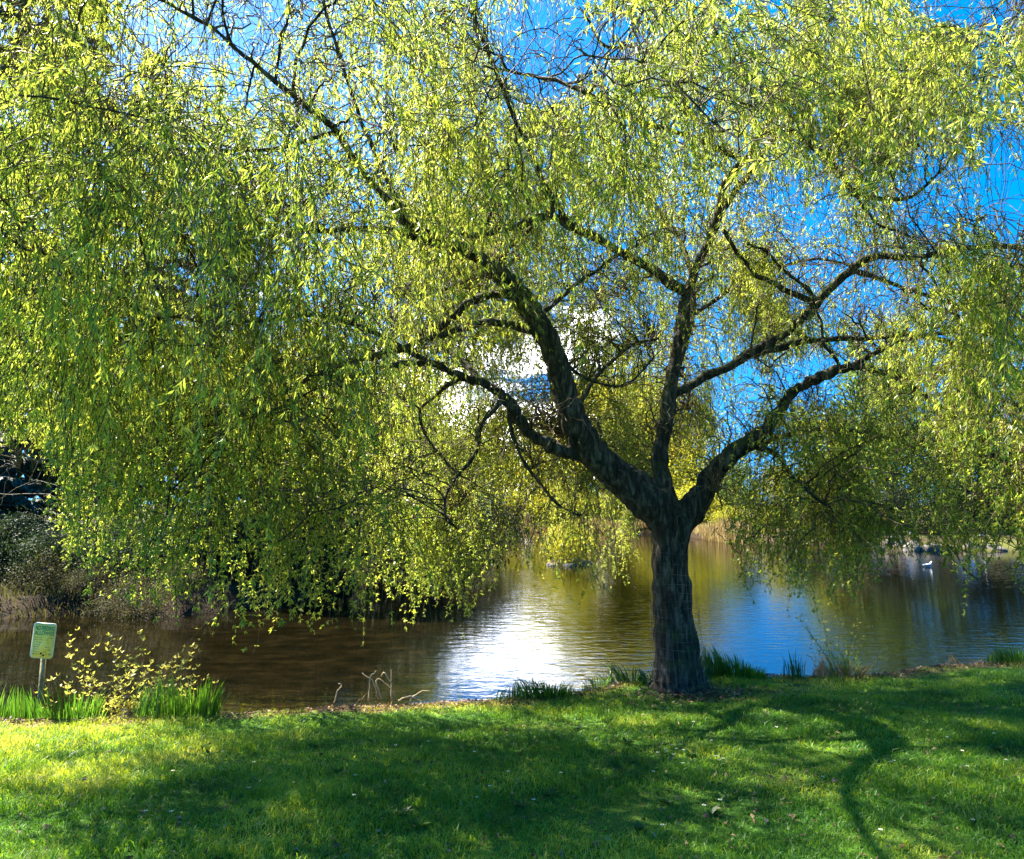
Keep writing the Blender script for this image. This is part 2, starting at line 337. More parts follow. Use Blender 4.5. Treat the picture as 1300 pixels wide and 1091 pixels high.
# ---------------------------------------------------------------- THE WILLOW
willow = thing('weeping_willow', 'large weeping willow with dark forked trunk and yellow-green hanging leaves on the near bank', 'tree')
TY = 8.05
LIMBS = {
 'trunk': [(868, 888, TY, 80), (864, 874, TY, 70), (861, 855, TY, 64), (858, 820, TY, 57), (855, 780, TY, 53), (852, 740, TY, 49), (851, 700, TY, 44), (850, 675, TY, 50), (849, 655, TY, 56)],
 'A': [(852, 670, TY, 48), (832, 642, TY, 54), (806, 620, TY-.02, 50), (775, 596, TY-.05, 44), (748, 568, TY-.1, 40), (727, 530, TY-.15, 36), (715, 490, TY-.2, 34), (703, 450, TY-.3, 32), (686, 415, TY-.4, 31), (664, 382, TY-.5, 30), (640, 352, TY-.65, 27), (612, 330, TY-.8, 22), (585, 315, TY-1., 17)],
 'A2': [(752, 580, TY-.08, 30), (720, 575, TY-.1, 25), (692, 562, TY-.15, 20), (668, 545, TY-.2, 19), (652, 520, TY-.25, 19), (638, 500, TY-.3, 18), (615, 487, TY-.4, 16), (585, 476, TY-.5, 14), (550, 462, TY-.7, 12), (505, 462, TY-.9, 10), (450, 478, TY-1.2, 8), (390, 500, TY-1.5, 6), (320, 530, TY-1.8, 4)],
 'B': [(856, 668, TY+.02, 36), (850, 640, TY+.05, 28), (840, 600, TY+.1, 27), (838, 570, TY+.1, 26), (846, 530, TY+.15, 24), (851, 490, TY+.2, 24), (858, 450, TY+.2, 24), (866, 410, TY+.2, 21), (872, 375, TY+.2, 19), (884, 340, TY+.15, 18), (902, 300, TY+.1, 17), (913, 265, TY, 16), (922, 230, TY-.1, 14), (945, 205, TY-.15, 14), (968, 170, TY-.3, 12), (985, 135, TY-.4, 10), (1000, 90, TY-.5, 8), (1008, 40, TY-.6, 6), (1020, -30, TY-.7, 5)],
 'C': [(856, 672, TY, 42), (872, 652, TY, 40), (892, 628, TY-.05, 32), (907, 602, TY-.1, 26), (925, 580, TY-.15, 26), (950, 562, TY-.2, 22), (972, 545, TY-.25, 18), (990, 520, TY-.3, 15), (1012, 495, TY-.4, 14), (1050, 475, TY-.5, 13), (1085, 465, TY-.6, 12), (1125, 475, TY-.7, 10), (1170, 500, TY-.9, 8), (1225, 540, TY-1.1, 6), (1290, 600, TY-1.2, 4)],
 'A3': [(690, 425, TY-.4, 16), (655, 412, TY-.5, 14), (620, 410, TY-.6, 13), (585, 418, TY-.7, 12), (545, 430, TY-.8, 11), (500, 445, TY-.9, 9), (450, 458, TY-1, 8), (400, 478, TY-1.1, 8), (350, 505, TY-1.3, 6), (300, 530, TY-1.5, 4)],
 'A4': [(664, 385, TY-.5, 16), (635, 372, TY-.55, 14), (605, 380, TY-.6, 12), (575, 400, TY-.6, 11), (535, 432, TY-.5, 10), (480, 452, TY-.3, 9), (425, 460, TY-.1, 8), (370, 475, TY+.1, 6), (300, 500, TY+.3, 4)],
 'A5': [(645, 512, TY-.27, 8), (652, 555, TY-.2, 6), (672, 595, TY-.2, 5), (700, 632, TY-.1, 4), (735, 655, TY, 2.5)],
 'A6': [(640, 505, TY-.3, 9), (612, 540, TY-.5, 7), (602, 580, TY-.6, 6), (575, 610, TY-.7, 5), (566, 650, TY-.8, 4), (578, 672, TY-.8, 2)],
 'A7': [(585, 478, TY-.5, 9), (560, 500, TY-.4, 6), (535, 520, TY-.3, 5), (545, 560, TY-.2, 4), (580, 600, TY-.1, 3), (610, 620, TY, 2)],
 'E': [(600, 325, TY-.85, 17), (560, 302, TY-1.1, 15), (515, 280, TY-1.5, 13), (470, 230, TY-2., 11), (425, 168, TY-2.6, 10), (395, 138, TY-2.8, 9), (350, 105, TY-3, 8.5), (305, 66, TY-3.1, 8), (255, 26, TY-3.2, 7), (195, 0, TY-3.3, 5), (120, -30, TY-3.4, 4), (20, -30, TY-3.4, 3)],
 'E2': [(585, 318, TY-1., 14), (530, 305, TY-1.2, 11), (480, 290, TY-1.4, 9), (420, 290, TY-1.6, 8), (340, 300, TY-1.8, 6), (260, 330, TY-2, 5), (150, 350, TY-2.2, 4), (60, 400, TY-2.3, 3)],
 'E3': [(515, 280, TY-1.5, 10), (470, 180, TY-1.8, 7), (440, 100, TY-2, 6), (415, 20, TY-2.1, 5), (380, -80, TY-2.2, 3)],
 'E4': [(550, 462, TY-.7, 9), (470, 420, TY-1.3, 8), (390, 400, TY-1.8, 7), (290, 410, TY-2.2, 6), (215, 400, TY-2.4, 8), (150, 430, TY-2.5, 5), (60, 480, TY-2.6, 3)],
 'E5': [(425, 168, TY-2.6, 7), (330, 190, TY-2.4, 6), (220, 190, TY-2.2, 5), (100, 200, TY-2, 4), (-40, 250, TY-2, 3)],
 'B4': [(872, 372, TY+.2, 16), (840, 350, TY+.2, 15), (800, 326, TY+.15, 14), (755, 303, TY+.1, 14), (718, 282, TY, 13), (690, 275, TY-.1, 12), (655, 286, TY-.3, 10), (622, 297, TY-.5, 10), (580, 296, TY-.7, 8), (520, 290, TY-.8, 6)],
 'B41': [(718, 280, TY, 9), (690, 230, TY-.6, 8), (655, 150, TY-1.5, 7), (610, 40, TY-2.3, 6), (575, -80, TY-2.8, 4)],
 'B42': [(690, 275, TY-.1, 8), (650, 310, TY+.3, 7), (620, 345, TY+.6, 6), (560, 370, TY+1., 4)],
 'B3': [(968, 168, TY-.3, 10), (1005, 168, TY-.3, 10), (1045, 195, TY-.4, 9), (1080, 238, TY-.5, 8), (1110, 250, TY-.5, 8), (1155, 250, TY-.6, 6), (1200, 215, TY-.7, 4)],
 'B31': [(1080, 238, TY-.5, 5), (1110, 280, TY-.6, 4), (1150, 300, TY-.7, 3), (1200, 330, TY-.8, 2)],
 'B2': [(908, 275, TY+.05, 12), (928, 250, TY+.1, 10), (955, 215, TY+.1, 10), (985, 175, TY, 9), (1060, 118, TY-.2, 7), (1130, 122, TY-.3, 6), (1180, 90, TY-.4, 5), (1240, 60, TY-.5, 3)],
 'B5': [(985, 130, TY-.4, 8), (945, 92, TY-.6, 8), (922, 60, TY-.8, 7), (905, 25, TY-1, 6), (890, -30, TY-1.2, 4)],
 'B6': [(945, 205, TY-.15, 9), (880, 175, TY-1, 8), (800, 150, TY-1.9, 7), (720, 110, TY-2.7, 5), (640, 90, TY-3, 4)],
 'B7': [(735, 8, TY-1.8, 3), (750, 30, TY-1.9, 4), (765, 58, TY-2., 4.5), (810, 62, TY-1.6, 4), (850, 90, TY-1.2, 6), (880, 150, TY-.9, 7)],
 'D': [(856, 500, TY+.25, 16), (885, 485, TY+.3, 14), (920, 468, TY+.3, 14), (960, 448, TY+.3, 14), (995, 425, TY+.3, 13), (1025, 398, TY+.25, 14), (1050, 372, TY+.2, 14), (1080, 340, TY+.1, 13), (1110, 326, TY, 11), (1160, 326, TY-.1, 10), (1220, 315, TY-.3, 9), (1290, 315, TY-.6, 8), (1400, 350, TY-.8, 5)],
 'D2': [(918, 290, TY+.05, 8), (935, 320, TY+.1, 7), (960, 350, TY+.1, 8), (995, 368, TY+.15, 8), (1035, 385, TY+.2, 9)],
 'D3': [(960, 448, TY+.3, 12), (1000, 438, TY+.4, 11), (1045, 430, TY+.4, 10), (1110, 428, TY+.3, 8), (1180, 425, TY+.1, 7), (1240, 455, TY, 8), (1300, 480, TY-.2, 6), (1380, 520, TY-.4, 4)],
 'D4': [(1040, 385, TY+.2, 6), (1000, 345, TY+.1, 5), (975, 320, TY, 5), (950, 310, TY-.1, 3)],
 'D5': [(1075, 345, TY+.1, 8), (1100, 348, TY+.4, 7), (1160, 370, TY+.8, 6), (1220, 390, TY+1.2, 4)],
 'I': [(846, 540, TY+.15, 12), (860, 470, TY+.7, 11), (880, 380, TY+1.5, 9), (860, 300, TY+2.4, 7), (800, 240, TY+3.2, 5), (740, 210, TY+3.8, 3)],
 'I2': [(880, 400, TY+1.3, 7), (960, 350, TY+2, 6), (1040, 330, TY+2.8, 4), (1100, 340, TY+3.4, 3)],
 'J': [(727, 530, TY-.1, 9), (760, 475, TY+.4, 6), (800, 440, TY+.8, 5), (835, 430, TY+1., 4)],
 'J2': [(703, 450, TY-.2, 8), (740, 480, TY-.3, 5), (790, 490, TY-.1, 4), (830, 455, TY+.1, 3)],
 'J3': [(692, 395, TY-.4, 10), (735, 360, TY-.3, 6), (775, 330, TY-.2, 5), (830, 300, TY, 3)],
 'J4': [(620, 490, TY-.3, 9), (560, 440, TY+.5, 7), (480, 400, TY+1.3, 6), (400, 400, TY+2., 4)],
 'K': [(950, 562, TY-.2, 12), (985, 580, TY-.3, 8), (1010, 610, TY-.5, 6), (1050, 640, TY-.7, 3)],
 'K2': [(930, 575, TY-.15, 12), (990, 555, TY+.3, 9), (1060, 545, TY+.6, 7), (1140, 560, TY+.8, 5), (1210, 600, TY+.9, 3)],
 'G': [(1000, 90, TY-.5, 6), (1060, 20, TY-.9, 5), (1120, -60, TY-1.2, 3)],
 'G2': [(1085, 463, TY-.6, 8), (1150, 430, TY-1, 7), (1230, 420, TY-1.5, 6), (1330, 440, TY-1.8, 4)],
}
netP, netR = [], []
thick = []; limb_objs = []
for key, pts in LIMBS.items():
    p = np.array(pts, float)
    P3 = at(p[:, 0], p[:, 1], p[:, 2]); r = p[:, 3]*.5*p[:, 2]/F*(1 if key in ('trunk', 'A', 'C') else .84)
    C = catmull(np.column_stack([P3, r]), 8 if key in 'ABC' or key == 'trunk' else 6)
    P, R = C[:, :3], np.maximum(C[:, 3], .006)
    k = np.arange(len(P))
    wig = .018 if key not in ('trunk', 'A', 'B', 'C') else .006
    off = np.stack([np.convolve(RS.normal(size=len(P)+6), np.ones(4)/4, 'valid')[:len(P)] for _ in range(3)], -1)
    P = P + off*wig*np.minimum(k/4, 1)[:, None]
    R = R*(1+.06*np.convolve(RS.normal(size=len(P)+4), np.ones(3)/3, 'valid')[:len(P)])
    netP.append(P[(6 if key in ('A', 'B', 'C') else 2):]) if key != 'trunk' else None
    netR.append(R[(6 if key in ('A', 'B', 'C') else 2):]) if key != 'trunk' else None
    if key in ('trunk', 'A', 'B', 'C', 'A2'): R = R*.93-.008
    if key in ('trunk', 'A', 'B', 'C', 'A2'): thick.append((P, R))
    else: limb_objs.append((key, P, R))
# roots flare
base = at(866, 880, TY)
bz = float(gz(base[0], base[1])[0])
ch = []
for P, R in thick: 
    V, q, T = tubes(P, R, 20); ch.append((V, q, T))
for a in np.arange(0, 6.28, .9):
    a += RS.uniform(-.2, .2); d = np.array([math.cos(a), math.sin(a)]); L = RS.uniform(.27, .42)*(1 if math.sin(a) > -.3 else .72)
    P = np.array([[base[0]+d[0]*t*L-.0, base[1]+d[1]*t*L, bz+.26*(1-t)**1.8-.03] for t in np.linspace(.15, 1, 8)])
    ch.append(tubes(P, np.linspace(.13, .03, 8), 10))
V, q, T = merge(ch)
tmp = link('tmp', mesh_from('tmp', V, q, T))
md = tmp.modifiers.new('r', 'REMESH'); md.mode = 'VOXEL'; md.voxel_size = .016; md.adaptivity = 0
md2 = tmp.modifiers.new('s', 'SMOOTH'); md2.factor = .6; md2.iterations = 6
me = bpy.data.meshes.new_from_object(tmp.evaluated_get(bpy.context.evaluated_depsgraph_get()))
bpy.data.objects.remove(tmp)
co = np.empty(len(me.vertices)*3, np.float32); me.vertices.foreach_get('co', co); co = co.reshape(-1, 3)
no = np.empty(len(me.vertices)*3, np.float32); me.vertex_normals.foreach_get('vector', no); no = no.reshape(-1, 3)
def vnoise(p, seed):
    r = np.random.RandomState(seed); o = 0
    for k in range(10):
        f = r.normal(size=3)*r.uniform(.6, 1.6); o = o + np.sin(p@f + r.uniform(0, 6.28))
    return o/4
dsp = .020*np.abs(vnoise(co*[20, 20, 4.5]+.6*vnoise(co*9, 31)[:, None], 3)) + .010*vnoise(co*[6, 6, 5], 4) + .006*vnoise(co*[45, 45, 12], 7)
me.vertices.foreach_set('co', (co+no*dsp[:, None]).astype(np.float32).ravel())
me.polygons.foreach_set('use_smooth', np.ones(len(me.polygons), bool)); me.name = 'trunk'
me.materials.clear()
link('trunk', me, M['bark'], willow)
for key, P, R in limb_objs:
    V, q, T = tubes(P, R*(1+.14*np.clip(vnoise(P*7, 51), -1, 1.5)), 12)
    nb_ = len(P)*12; cc = np.repeat(P, 12, 0); V[:nb_] = cc+(V[:nb_]-cc)*(1+.16*vnoise(V[:nb_]*[38, 38, 38], 53))[:, None]
    obj('limb', V, q, T, M['bark'], willow, smooth=True)

NP_ = np.concatenate(netP); NR_ = np.concatenate(netR)

# crown density over the view, rows of 100 px, columns of 100 px (from -400 to 1700)
ROWS = np.array([
 [.5, .6, .7, .8, .8, .8, .8, .8, .8, .8, .8, .8, .8, .8, .8, .8, .8, .8, .6, .6, .4],       # -250
 [.5, .6, .8, .9, .9, .7, .6, .9, .9, .9, .5, .6, .9, 1, .9, .8, .6, .8, .7, .6, .4],         # -150
 [.5, .6, .9, 1, 1, .6, .5, .9, 1, 1, .5, .5, 1, 1, .9, .7, .5, .8, .8, .6, .4],               # -50
 [.5, .6, .9, 1, 1, .5, .5, .9, 1, 1, .4, .5, 1, 1, 1, 1, .7, .6, .7, .6, .4],                 # 50
 [.5, .6, .9, 1, 1, 1, 1, 1, 1, 1, 1, 1, 1, .9, .9, .9, .5, .3, .4, .5, .4],                   # 150
 [.5, .6, .9, 1, 1, 1, 1, 1, 1, 1, 1, .9, .7, .6, .5, .6, .2, .3, .5, .5, .4],                 # 250
 [.5, .6, .9, 1, 1, 1, .9, 1, 1, .7, .5, .5, .5, .5, .35, .5, .8, .9, .8, .6, .4],             # 350
 [.5, .6, .9, 1, 1, 1, 1, 1, .8, .8, .8, .7, .7, .7, .5, .6, 1, 1, .9, .6, .4],              # 450
 [.3, .4, .5, .6, .4, 1, 1, 1, 1, .8, .8, .7, .6, .8, 1, 1, 1, 1, .9, .6, .4],                # 550
 [.2, .3, .3, .2, .1, .9, 1.2, 1.2, 1.2, 1, .35, .12, .05, 1, 1.1, .9, .9, 1, .9, .6, .4],     # 650
])
def dens(px, py):
    c = np.clip(((px+400)//100).astype(int), 0, 20); r = np.clip(((py+300)//100).astype(int), 0, 9)
    ok = (px > -400) & (px < 1700) & (py > -300) & (py < 720)
    return np.where(ok, ROWS[r, c], 0)
def sample_targets(n, low=0.):
    out = []
    while sum(len(o) for o in out) < n:
        m = 6000
        px = RS.uniform(-400, 1700, m); py = RS.uniform(-300, 720, m)
        gap = (((px-690)/70)**2+((py-55)/80)**2 < 1) | (((px-1285)/55)**2+((py-235)/90)**2 < 1) | (((px-1250)/90)**2+((py-5)/30)**2 < 1) | (((px-665)/55)**2+((py-465)/40)**2 < 1)
        gap &= RS.uniform(size=m) < .9
        ok = (~gap) & (RS.uniform(size=m)*1.2 < dens(px, py)*np.where(px < -60, .15, np.where((px > 1360) | (py < -80), .4, 1)))
        px, py = px[ok], py[ok]
        # depth span of the crown along each sight line
        centre = sm((px-430)/120)*(1-sm((px-1080)/150))
        dmin = 4.1 + 1.3*sm((py-300)/300)
        dmin = dmin + centre*sm((py-200)/150)*(6.9-dmin)
        dmax = np.where(px < 500, 8.6, 12.5) - 1.5*sm((px-1000)/300)
        dmax = np.where(py > 560, np.minimum(dmax, 8.8), dmax)
        Yd = dmin + (dmax-dmin)*RS.uniform(size=len(px))**1.15
        P = at(px, py, Yd)
        e = ((P[:, 0]-1.6)/7.6)**2+((P[:, 1]-7.6)/7.0)**2+(np.maximum(P[:, 2]-2.5, 0)/7.2)**2
        P = P[(e < 1) & (P[:, 2] > 1.3)]
        out.append(P)
    return np.concatenate(out)[:n]
def grow(targets, P0s, R0s, K, rmax, rend, lift, wig, ratio=.6, zpen=1.2):
    idxs = np.empty(len(targets), int)
    for i in range(0, len(targets), 400):
        T = targets[i:i+400]; d = T[:, None]-P0s[None]
        L = np.linalg.norm(d, axis=-1)
        cost = L + zpen*np.maximum(-d[..., 2]-.2, 0) + .25*RS.uniform(size=L.shape)*L
        idxs[i:i+400] = cost.argmin(1)
    A = P0s[idxs]; B = targets; L = np.linalg.norm(B-A, axis=1)
    t = np.linspace(0, 1, K)[None, :, None]
    mid = A + (B-A)*.45; mid[:, 2] += lift*L + .05
    mid += RS.normal(size=mid.shape)*.08*L[:, None]
    C = A[:, None]*(1-t)**2 + 2*mid[:, None]*t*(1-t) + B[:, None]*t**2
    nz = np.cumsum(RS.normal(size=(len(B), K, 3)), 1); nz -= nz[:, :1]
    C = C + nz*wig*L[:, None, None]/K
    r0 = np.clip(R0s[idxs]*ratio, rend*1.3, rmax); r0 = np.minimum(r0, .004+.016*L)
    r0 = np.maximum(r0, rend*1.2)
    R = r0[:, None] + (rend-r0[:, None])*np.linspace(0, 1, K)[None]**.8
    return C, R
T2 = sample_targets(330); T2 = T2[np.argsort(np.linalg.norm(T2-np.array([1.8, 7.6, 3]), axis=1))]
C2, R2 = grow(T2, NP_, NR_, 14, .028, .006, .22, .30)
for k in range(70):
    V, q, T = tubes(C2[k], R2[k], 6); obj('branch', V, q, T, M['bark'], willow, smooth=True)
V, q, T = tubes(C2[70:], R2[70:], 6)
tag(obj('branch', V, q, T, M['bark'], willow, smooth=True), kind='stuff')
P0b = np.concatenate([NP_, C2[:, 3:].reshape(-1, 3)]); R0b = np.concatenate([NR_, R2[:, 3:].ravel()])
T3 = sample_targets(3400); T3[:, 2] += .3
e_ = RS.randint(0, len(P0b), 2600); T3 = np.concatenate([T3, P0b[e_]+unit(2600)*RS.uniform(.12, .7, 2600)[:, None]])
m_ = 1300; T3 = np.concatenate([T3, at(RS.uniform(490, 900, m_), RS.uniform(300, 590, m_), RS.uniform(8.7, 13, m_)), at(RS.uniform(900, 1150, 300), RS.uniform(270, 480, 300), RS.uniform(8.7, 12, 300))])
C3, R3 = grow(T3, P0b, R0b, 10, .010, .003,   .25, .55)
V, q, T = tubes(C3, R3, 4); 
tag(obj('twigs', V, q, T, M['twig'], willow, smooth=True), kind='stuff')
print('branch network', len(P0b))

HX = np.array([-500, -50, 0, 40, 62, 85, 120, 160, 220, 290, 350, 430, 500, 560, 592, 615, 650, 700, 760, 800, 828, 840, 890, 915, 940, 1000, 1050, 1090, 1130, 1180, 1230, 1260, 1300, 1400, 1800])
HY = np.array([560, 560, 570, 600, 660, 720, 745, 785, 765, 805, 775, 795, 770, 770, 795, 730, 690, 745, 760, 735, 700, 560, 560, 640, 740, 748, 765, 745, 695, 690, 735, 690, 725, 720, 700])
HOLES = [(690, 60, 62, 72, .06), (775, 45, 55, 35, .35), (210, 50, 90, 50, .35), (310, 25, 50, 45, .2), (150, 110, 25, 60, .4), (1285, 235, 42, 85, .06), (1250, 5, 90, 26, .08), (1190, 250, 55, 60, .3),
         (1080, 360, 100, 50, .35), (1000, 260, 70, 50, .45), (1045, 480, 60, 32, .25), (940, 440, 60, 60, .55), (665, 465, 55, 40, .05), (740, 420, 90, 80, .7), (560, 365, 110, 45, .9),
         (228, 345, 32, 45, .3), (790, 560, 110, 90, .3), (640, 560, 100, 90, .55), (720, 640, 120, 70, .3), (700, 350, 90, 70, .8), (850, 320, 110, 70, .75), (495, 375, 30, 40, .6), (20, 610, 50, 50, .05), (900, 500, 60, 80, .3), (870, 560, 55, 110, .12),
         (20, 20, 50, 40, .4), (1085, 300, 120, 45, .6), (850, 650, 60, 45, 0), (590, 440, 90, 30, .95), (855, 760, 50, 130, 0)]
def keepf(px, py, dep=None):
    k = np.ones_like(px)
    for cx, cy, rx, ry, v in HOLES:
        if dep is not None and 380 < cy < 660 and 540 < cx < 960: v = np.where(dep > 8.9, max(v, .85), v)
        if dep is not None and cx < 540: v = v*1.3
        d = ((px-cx)/rx)**2+((py-cy)/ry)**2
        k = k*(v+(1-v)*sm((d-.55)/.9))
    return k
# hanging strands
NS = 28800
srcP = np.concatenate([C3[:, 4:].reshape(-1, 3), C2[:, 8:].reshape(-1, 3)]); tg3 = np.gradient(C3, axis=1)[:, 4:].reshape(-1, 3); tg2 = np.gradient(C2, axis=1)[:, 8:].reshape(-1, 3)
srcT = nrm(np.concatenate([tg3, tg2]))
qx, qy, qd = proj(srcP)
bxn = np.clip((qx+500)//60, 0, 40).astype(int); byn = np.clip((qy+500)//60, 0, 24).astype(int)
hist = np.zeros((41, 25)); np.add.at(hist, (bxn, byn), 1)
want = np.where((qx < -70), .05, np.where((qx > 1360) | (qy < -60), .09, 1.0))*np.where(qy > 700, .3, 1)
want = want*np.where((qy < 300) & (qx > 250), 1.25, 1)*np.where(qx < 420, .86, 1)*np.where((qx < 560) & (qy > 430), .52, 1)*np.where((qx > 820) & (qx < 1080) & (qy > 60) & (qy < 300) & (qd < 8), .35, 1)*np.where((qx > 540) & (qx < 1150) & (qy < 240), 1.1, 1)*np.where((qx > 860) & (qy > 460), np.where(qx > 1060, 1.25, .8), 1)
clm = np.exp(1.5*np.clip(vnoise(srcP*2.1, 77), -1.3, 1.3))
wgt = clm*want*(qd/7)**.8/np.maximum(hist[bxn, byn], 12)
wgt = np.where((qx > 480) & (qx < 1180) & (qy > 260) & (qy < 660) & (qd > 8.4), wgt*np.where(qx < 900, 4.2, 3.2), wgt)
ins = (qx > 520) & (qx < 900) & (qy > 420) & (qy < 640) & (qd < 8.6); wgt = np.where(ins, wgt*.3, wgt)
pick = np.repeat(RS.choice(len(srcP), NS//4, p=wgt/wgt.sum()), 4)
K = 14
pos = srcP[pick].copy(); pos = pos + RS.normal(size=pos.shape)*.045
dr = nrm(srcT[pick]+np.repeat(unit(NS//4), 4, 0)*.45+unit(NS)*.28+np.array([0, 0, .1]))
ppx, ppy, dd = proj(pos)
Ls = RS.uniform(.25, 1.5, NS); Ls *= np.where((ppy < 470) & (ppx < 640), 1.35, 1.0) * np.where((ppx < 600), 1.15, 1.)
inner = ((ppx > 560) & (ppx < 1150) & (ppy > 230) & (ppy < 560)); Ls = np.where(inner, Ls*.7, Ls)
grav = RS.uniform(.07, .36, NS)[:, None]
S = np.empty((NS, K, 3)); S[:, 0] = pos; alive = np.ones((NS, K), bool)
for k in range(1, K):
    dr = nrm(dr*(1-grav) + np.array([0, 0, -1])*grav + RS.normal(size=(NS, 3))*.17)
    pos = pos + dr*(Ls/(K-1))[:, None]; S[:, k] = pos
hx, hy, hd = proj(S)
hemn = np.interp(hx, HX, HY) + (RS.normal(size=NS)*22 - 8)[:, None]
al = (hy < hemn) & (S[..., 2] > .75) & (hd > 2.8)
alive = np.cumprod(al, axis=1).astype(bool)
# sky gaps: drop strands crossing a gap
kp = keepf(hx, hy, hd).mean(1); ok = RS.uniform(size=NS) < np.clip(1.15*kp-.12, .02, 1)
S = S[ok]; alive = alive[ok]; Ls = Ls[ok]; NS = len(S)
R = np.broadcast_to(np.linspace(.0036, .0014, K)[None], (NS, K))*RS.uniform(.8, 1.25, NS)[:, None]
V, q, _ = tubes(S, R, 3, alive=alive)
tag(obj('hanging_strands', V, q, None, M['twig'], willow), kind='stuff')
# leaves in pairs and threes at nodes
NODE = 30; PER = 3
t = RS.uniform(.04, 1, (NS, NODE))*(K-1.001)
cnt = np.clip(Ls/1.1, .35, 1.5)
act = RS.uniform(size=(NS, NODE)) < cnt[:, None]*.8
i0 = t.astype(int); fr = (t-i0)[..., None]; rows = np.arange(NS)[:, None]
bp = S[rows, i0]*(1-fr)+S[rows, i0+1]*fr; bt = nrm(S[rows, i0+1]-S[rows, i0]+1e-6)
act &= alive[rows, np.minimum(i0+1, K-1)]
bp = bp[act]; bt = bt[act]; tt = t[act]
bx, by, bd = proj(bp); u = RS.uniform(size=len(bp)) < keepf(bx, by, bd)
bp = bp[u]; bt = bt[u]; tt = tt[u]; bd = bd[u]
bp = np.repeat(bp, PER, 0); bt = np.repeat(bt, PER, 0); tt = np.repeat(tt, PER); bd = np.repeat(bd, PER)
n = len(bp)
lowp = (np.repeat(by[u], PER) > 560)
dl = nrm(bt*np.where(lowp, .45, .65)[:, None] + unit(n)*np.where(lowp, .8, .62)[:, None] + np.array([0, 0, -.35]))
Ll = np.where(lowp, RS.uniform(.022, .046, n), RS.uniform(.028, .064, n))*np.where(bd < 5.6, 1.12, 1); Wl = Ll*np.where(lowp, RS.uniform(.24, .38, n), RS.uniform(.13, .21, n))
V, q = leaf_quads(bp+unit(n)*.008, dl, unit(n), Ll, Wl)
obj('crown', V, q, None, M['willow'], willow, attrs={'rnd': ('FACE', np.clip(RS.normal(.5, .22, n), 0, 1))})
print('leaves', n, 'strands', NS)

# wire guard round the trunk
gd = thing('wire_tree_guard', 'thin wire mesh guard wrapped around the willow trunk', 'tree guard')
tp = catmull(at([863, 859, 856, 853, 852], [872, 820, 780, 740, 688], [TY]*5), 6)
tp[0, 2] = bz+.02
ch = []; rad0 = np.interp(np.linspace(0, 1, len(tp)), [0, .12, .35, 1], [.335, .285, .26, .235])
for a in np.arange(0, 2*math.pi, .19):
    P = tp + np.stack([np.cos(a)*rad0, np.sin(a)*rad0, np.zeros(len(tp))], -1); ch.append(tubes(P+RS.normal(size=P.shape)*.003, np.full(len(tp), .0008), 4))
for zz in np.linspace(0, 1, 17):
    c = np.array([np.interp(zz*(len(tp)-1), np.arange(len(tp)), tp[:, k]) for k in range(3)]); r = np.interp(zz*(len(tp)-1), np.arange(len(tp)), rad0)
    a = np.linspace(0, 2*math.pi, 33); P = c + np.stack([np.cos(a)*r, np.sin(a)*r, .01*np.sin(a*3+zz*9)], -1); ch.append(tubes(P, np.full(33, .0011)*RS.uniform(.5, 1.3), 4))
V, q, T = merge(ch); obj('wire_mesh', V, q, T, M['wire'], gd)

# ---------------------------------------------------------------- background trees
def tree_mesh_decid(h, w, nclump, nleaf, ls, seed, low=.12, airy=1.):
    r = np.random.RandomState(seed)
    ch = []
    tr = np.array([[0, 0, -.3], [.1, 0, h*.2], [-.05, .1, h*.45], [.1, 0, h*.75]]); C = catmull(tr, 5); ch.append(tubes(C, np.linspace(h*.022, h*.006, len(C)), 8))
    cl = []
    while len(cl) < nclump:
        p = r.uniform(-1, 1, 3)
        d = np.linalg.norm(p)
        if d > 1 or r.uniform() > .25+d: continue
        z = low*h+(1-low)*h*(p[2]*.5+.5); wz = w*.5*(1-.35*max(p[2], 0)) 
        cl.append([p[0]*wz, p[1]*wz, z])
    cl = np.array(cl)
    st = C[np.clip((cl[:, 2]/h*len(C)*.8).astype(int)-2, 1, len(C)-1)]
    t = np.linspace(0, 1, 6)[None, :, None]; mid = (st+cl)/2+np.array([0, 0, .05*h])
    B = st[:, None]*(1-t)**2+2*mid[:, None]*t*(1-t)+cl[:, None]*t**2
    ch.append(tubes(B, np.broadcast_to(np.linspace(h*.006, h*.0015, 6)[None], (len(cl), 6)), 4))
    sz = w*r.uniform(.07, .15, nclump)
    i = r.randint(0, nclump, nleaf)
    P = cl[i]+r.normal(size=(nleaf, 3))*sz[i][:, None]*np.array([1, 1, .75])*airy
    P[:, 2] = np.maximum(P[:, 2], .15)
    D = nrm(r.normal(size=(nleaf, 3))); Nn = nrm(r.normal(size=(nleaf, 3)))
    L = r.uniform(.6, 1.3, nleaf)*ls
    V, q = leaf_quads(P, D, Nn, L, L*.6)
    rnd = np.clip(.5*r.uniform(size=nclump)[i]+.5*r.uniform(size=nleaf), 0, 1)
    return merge(ch), (V, q, rnd)
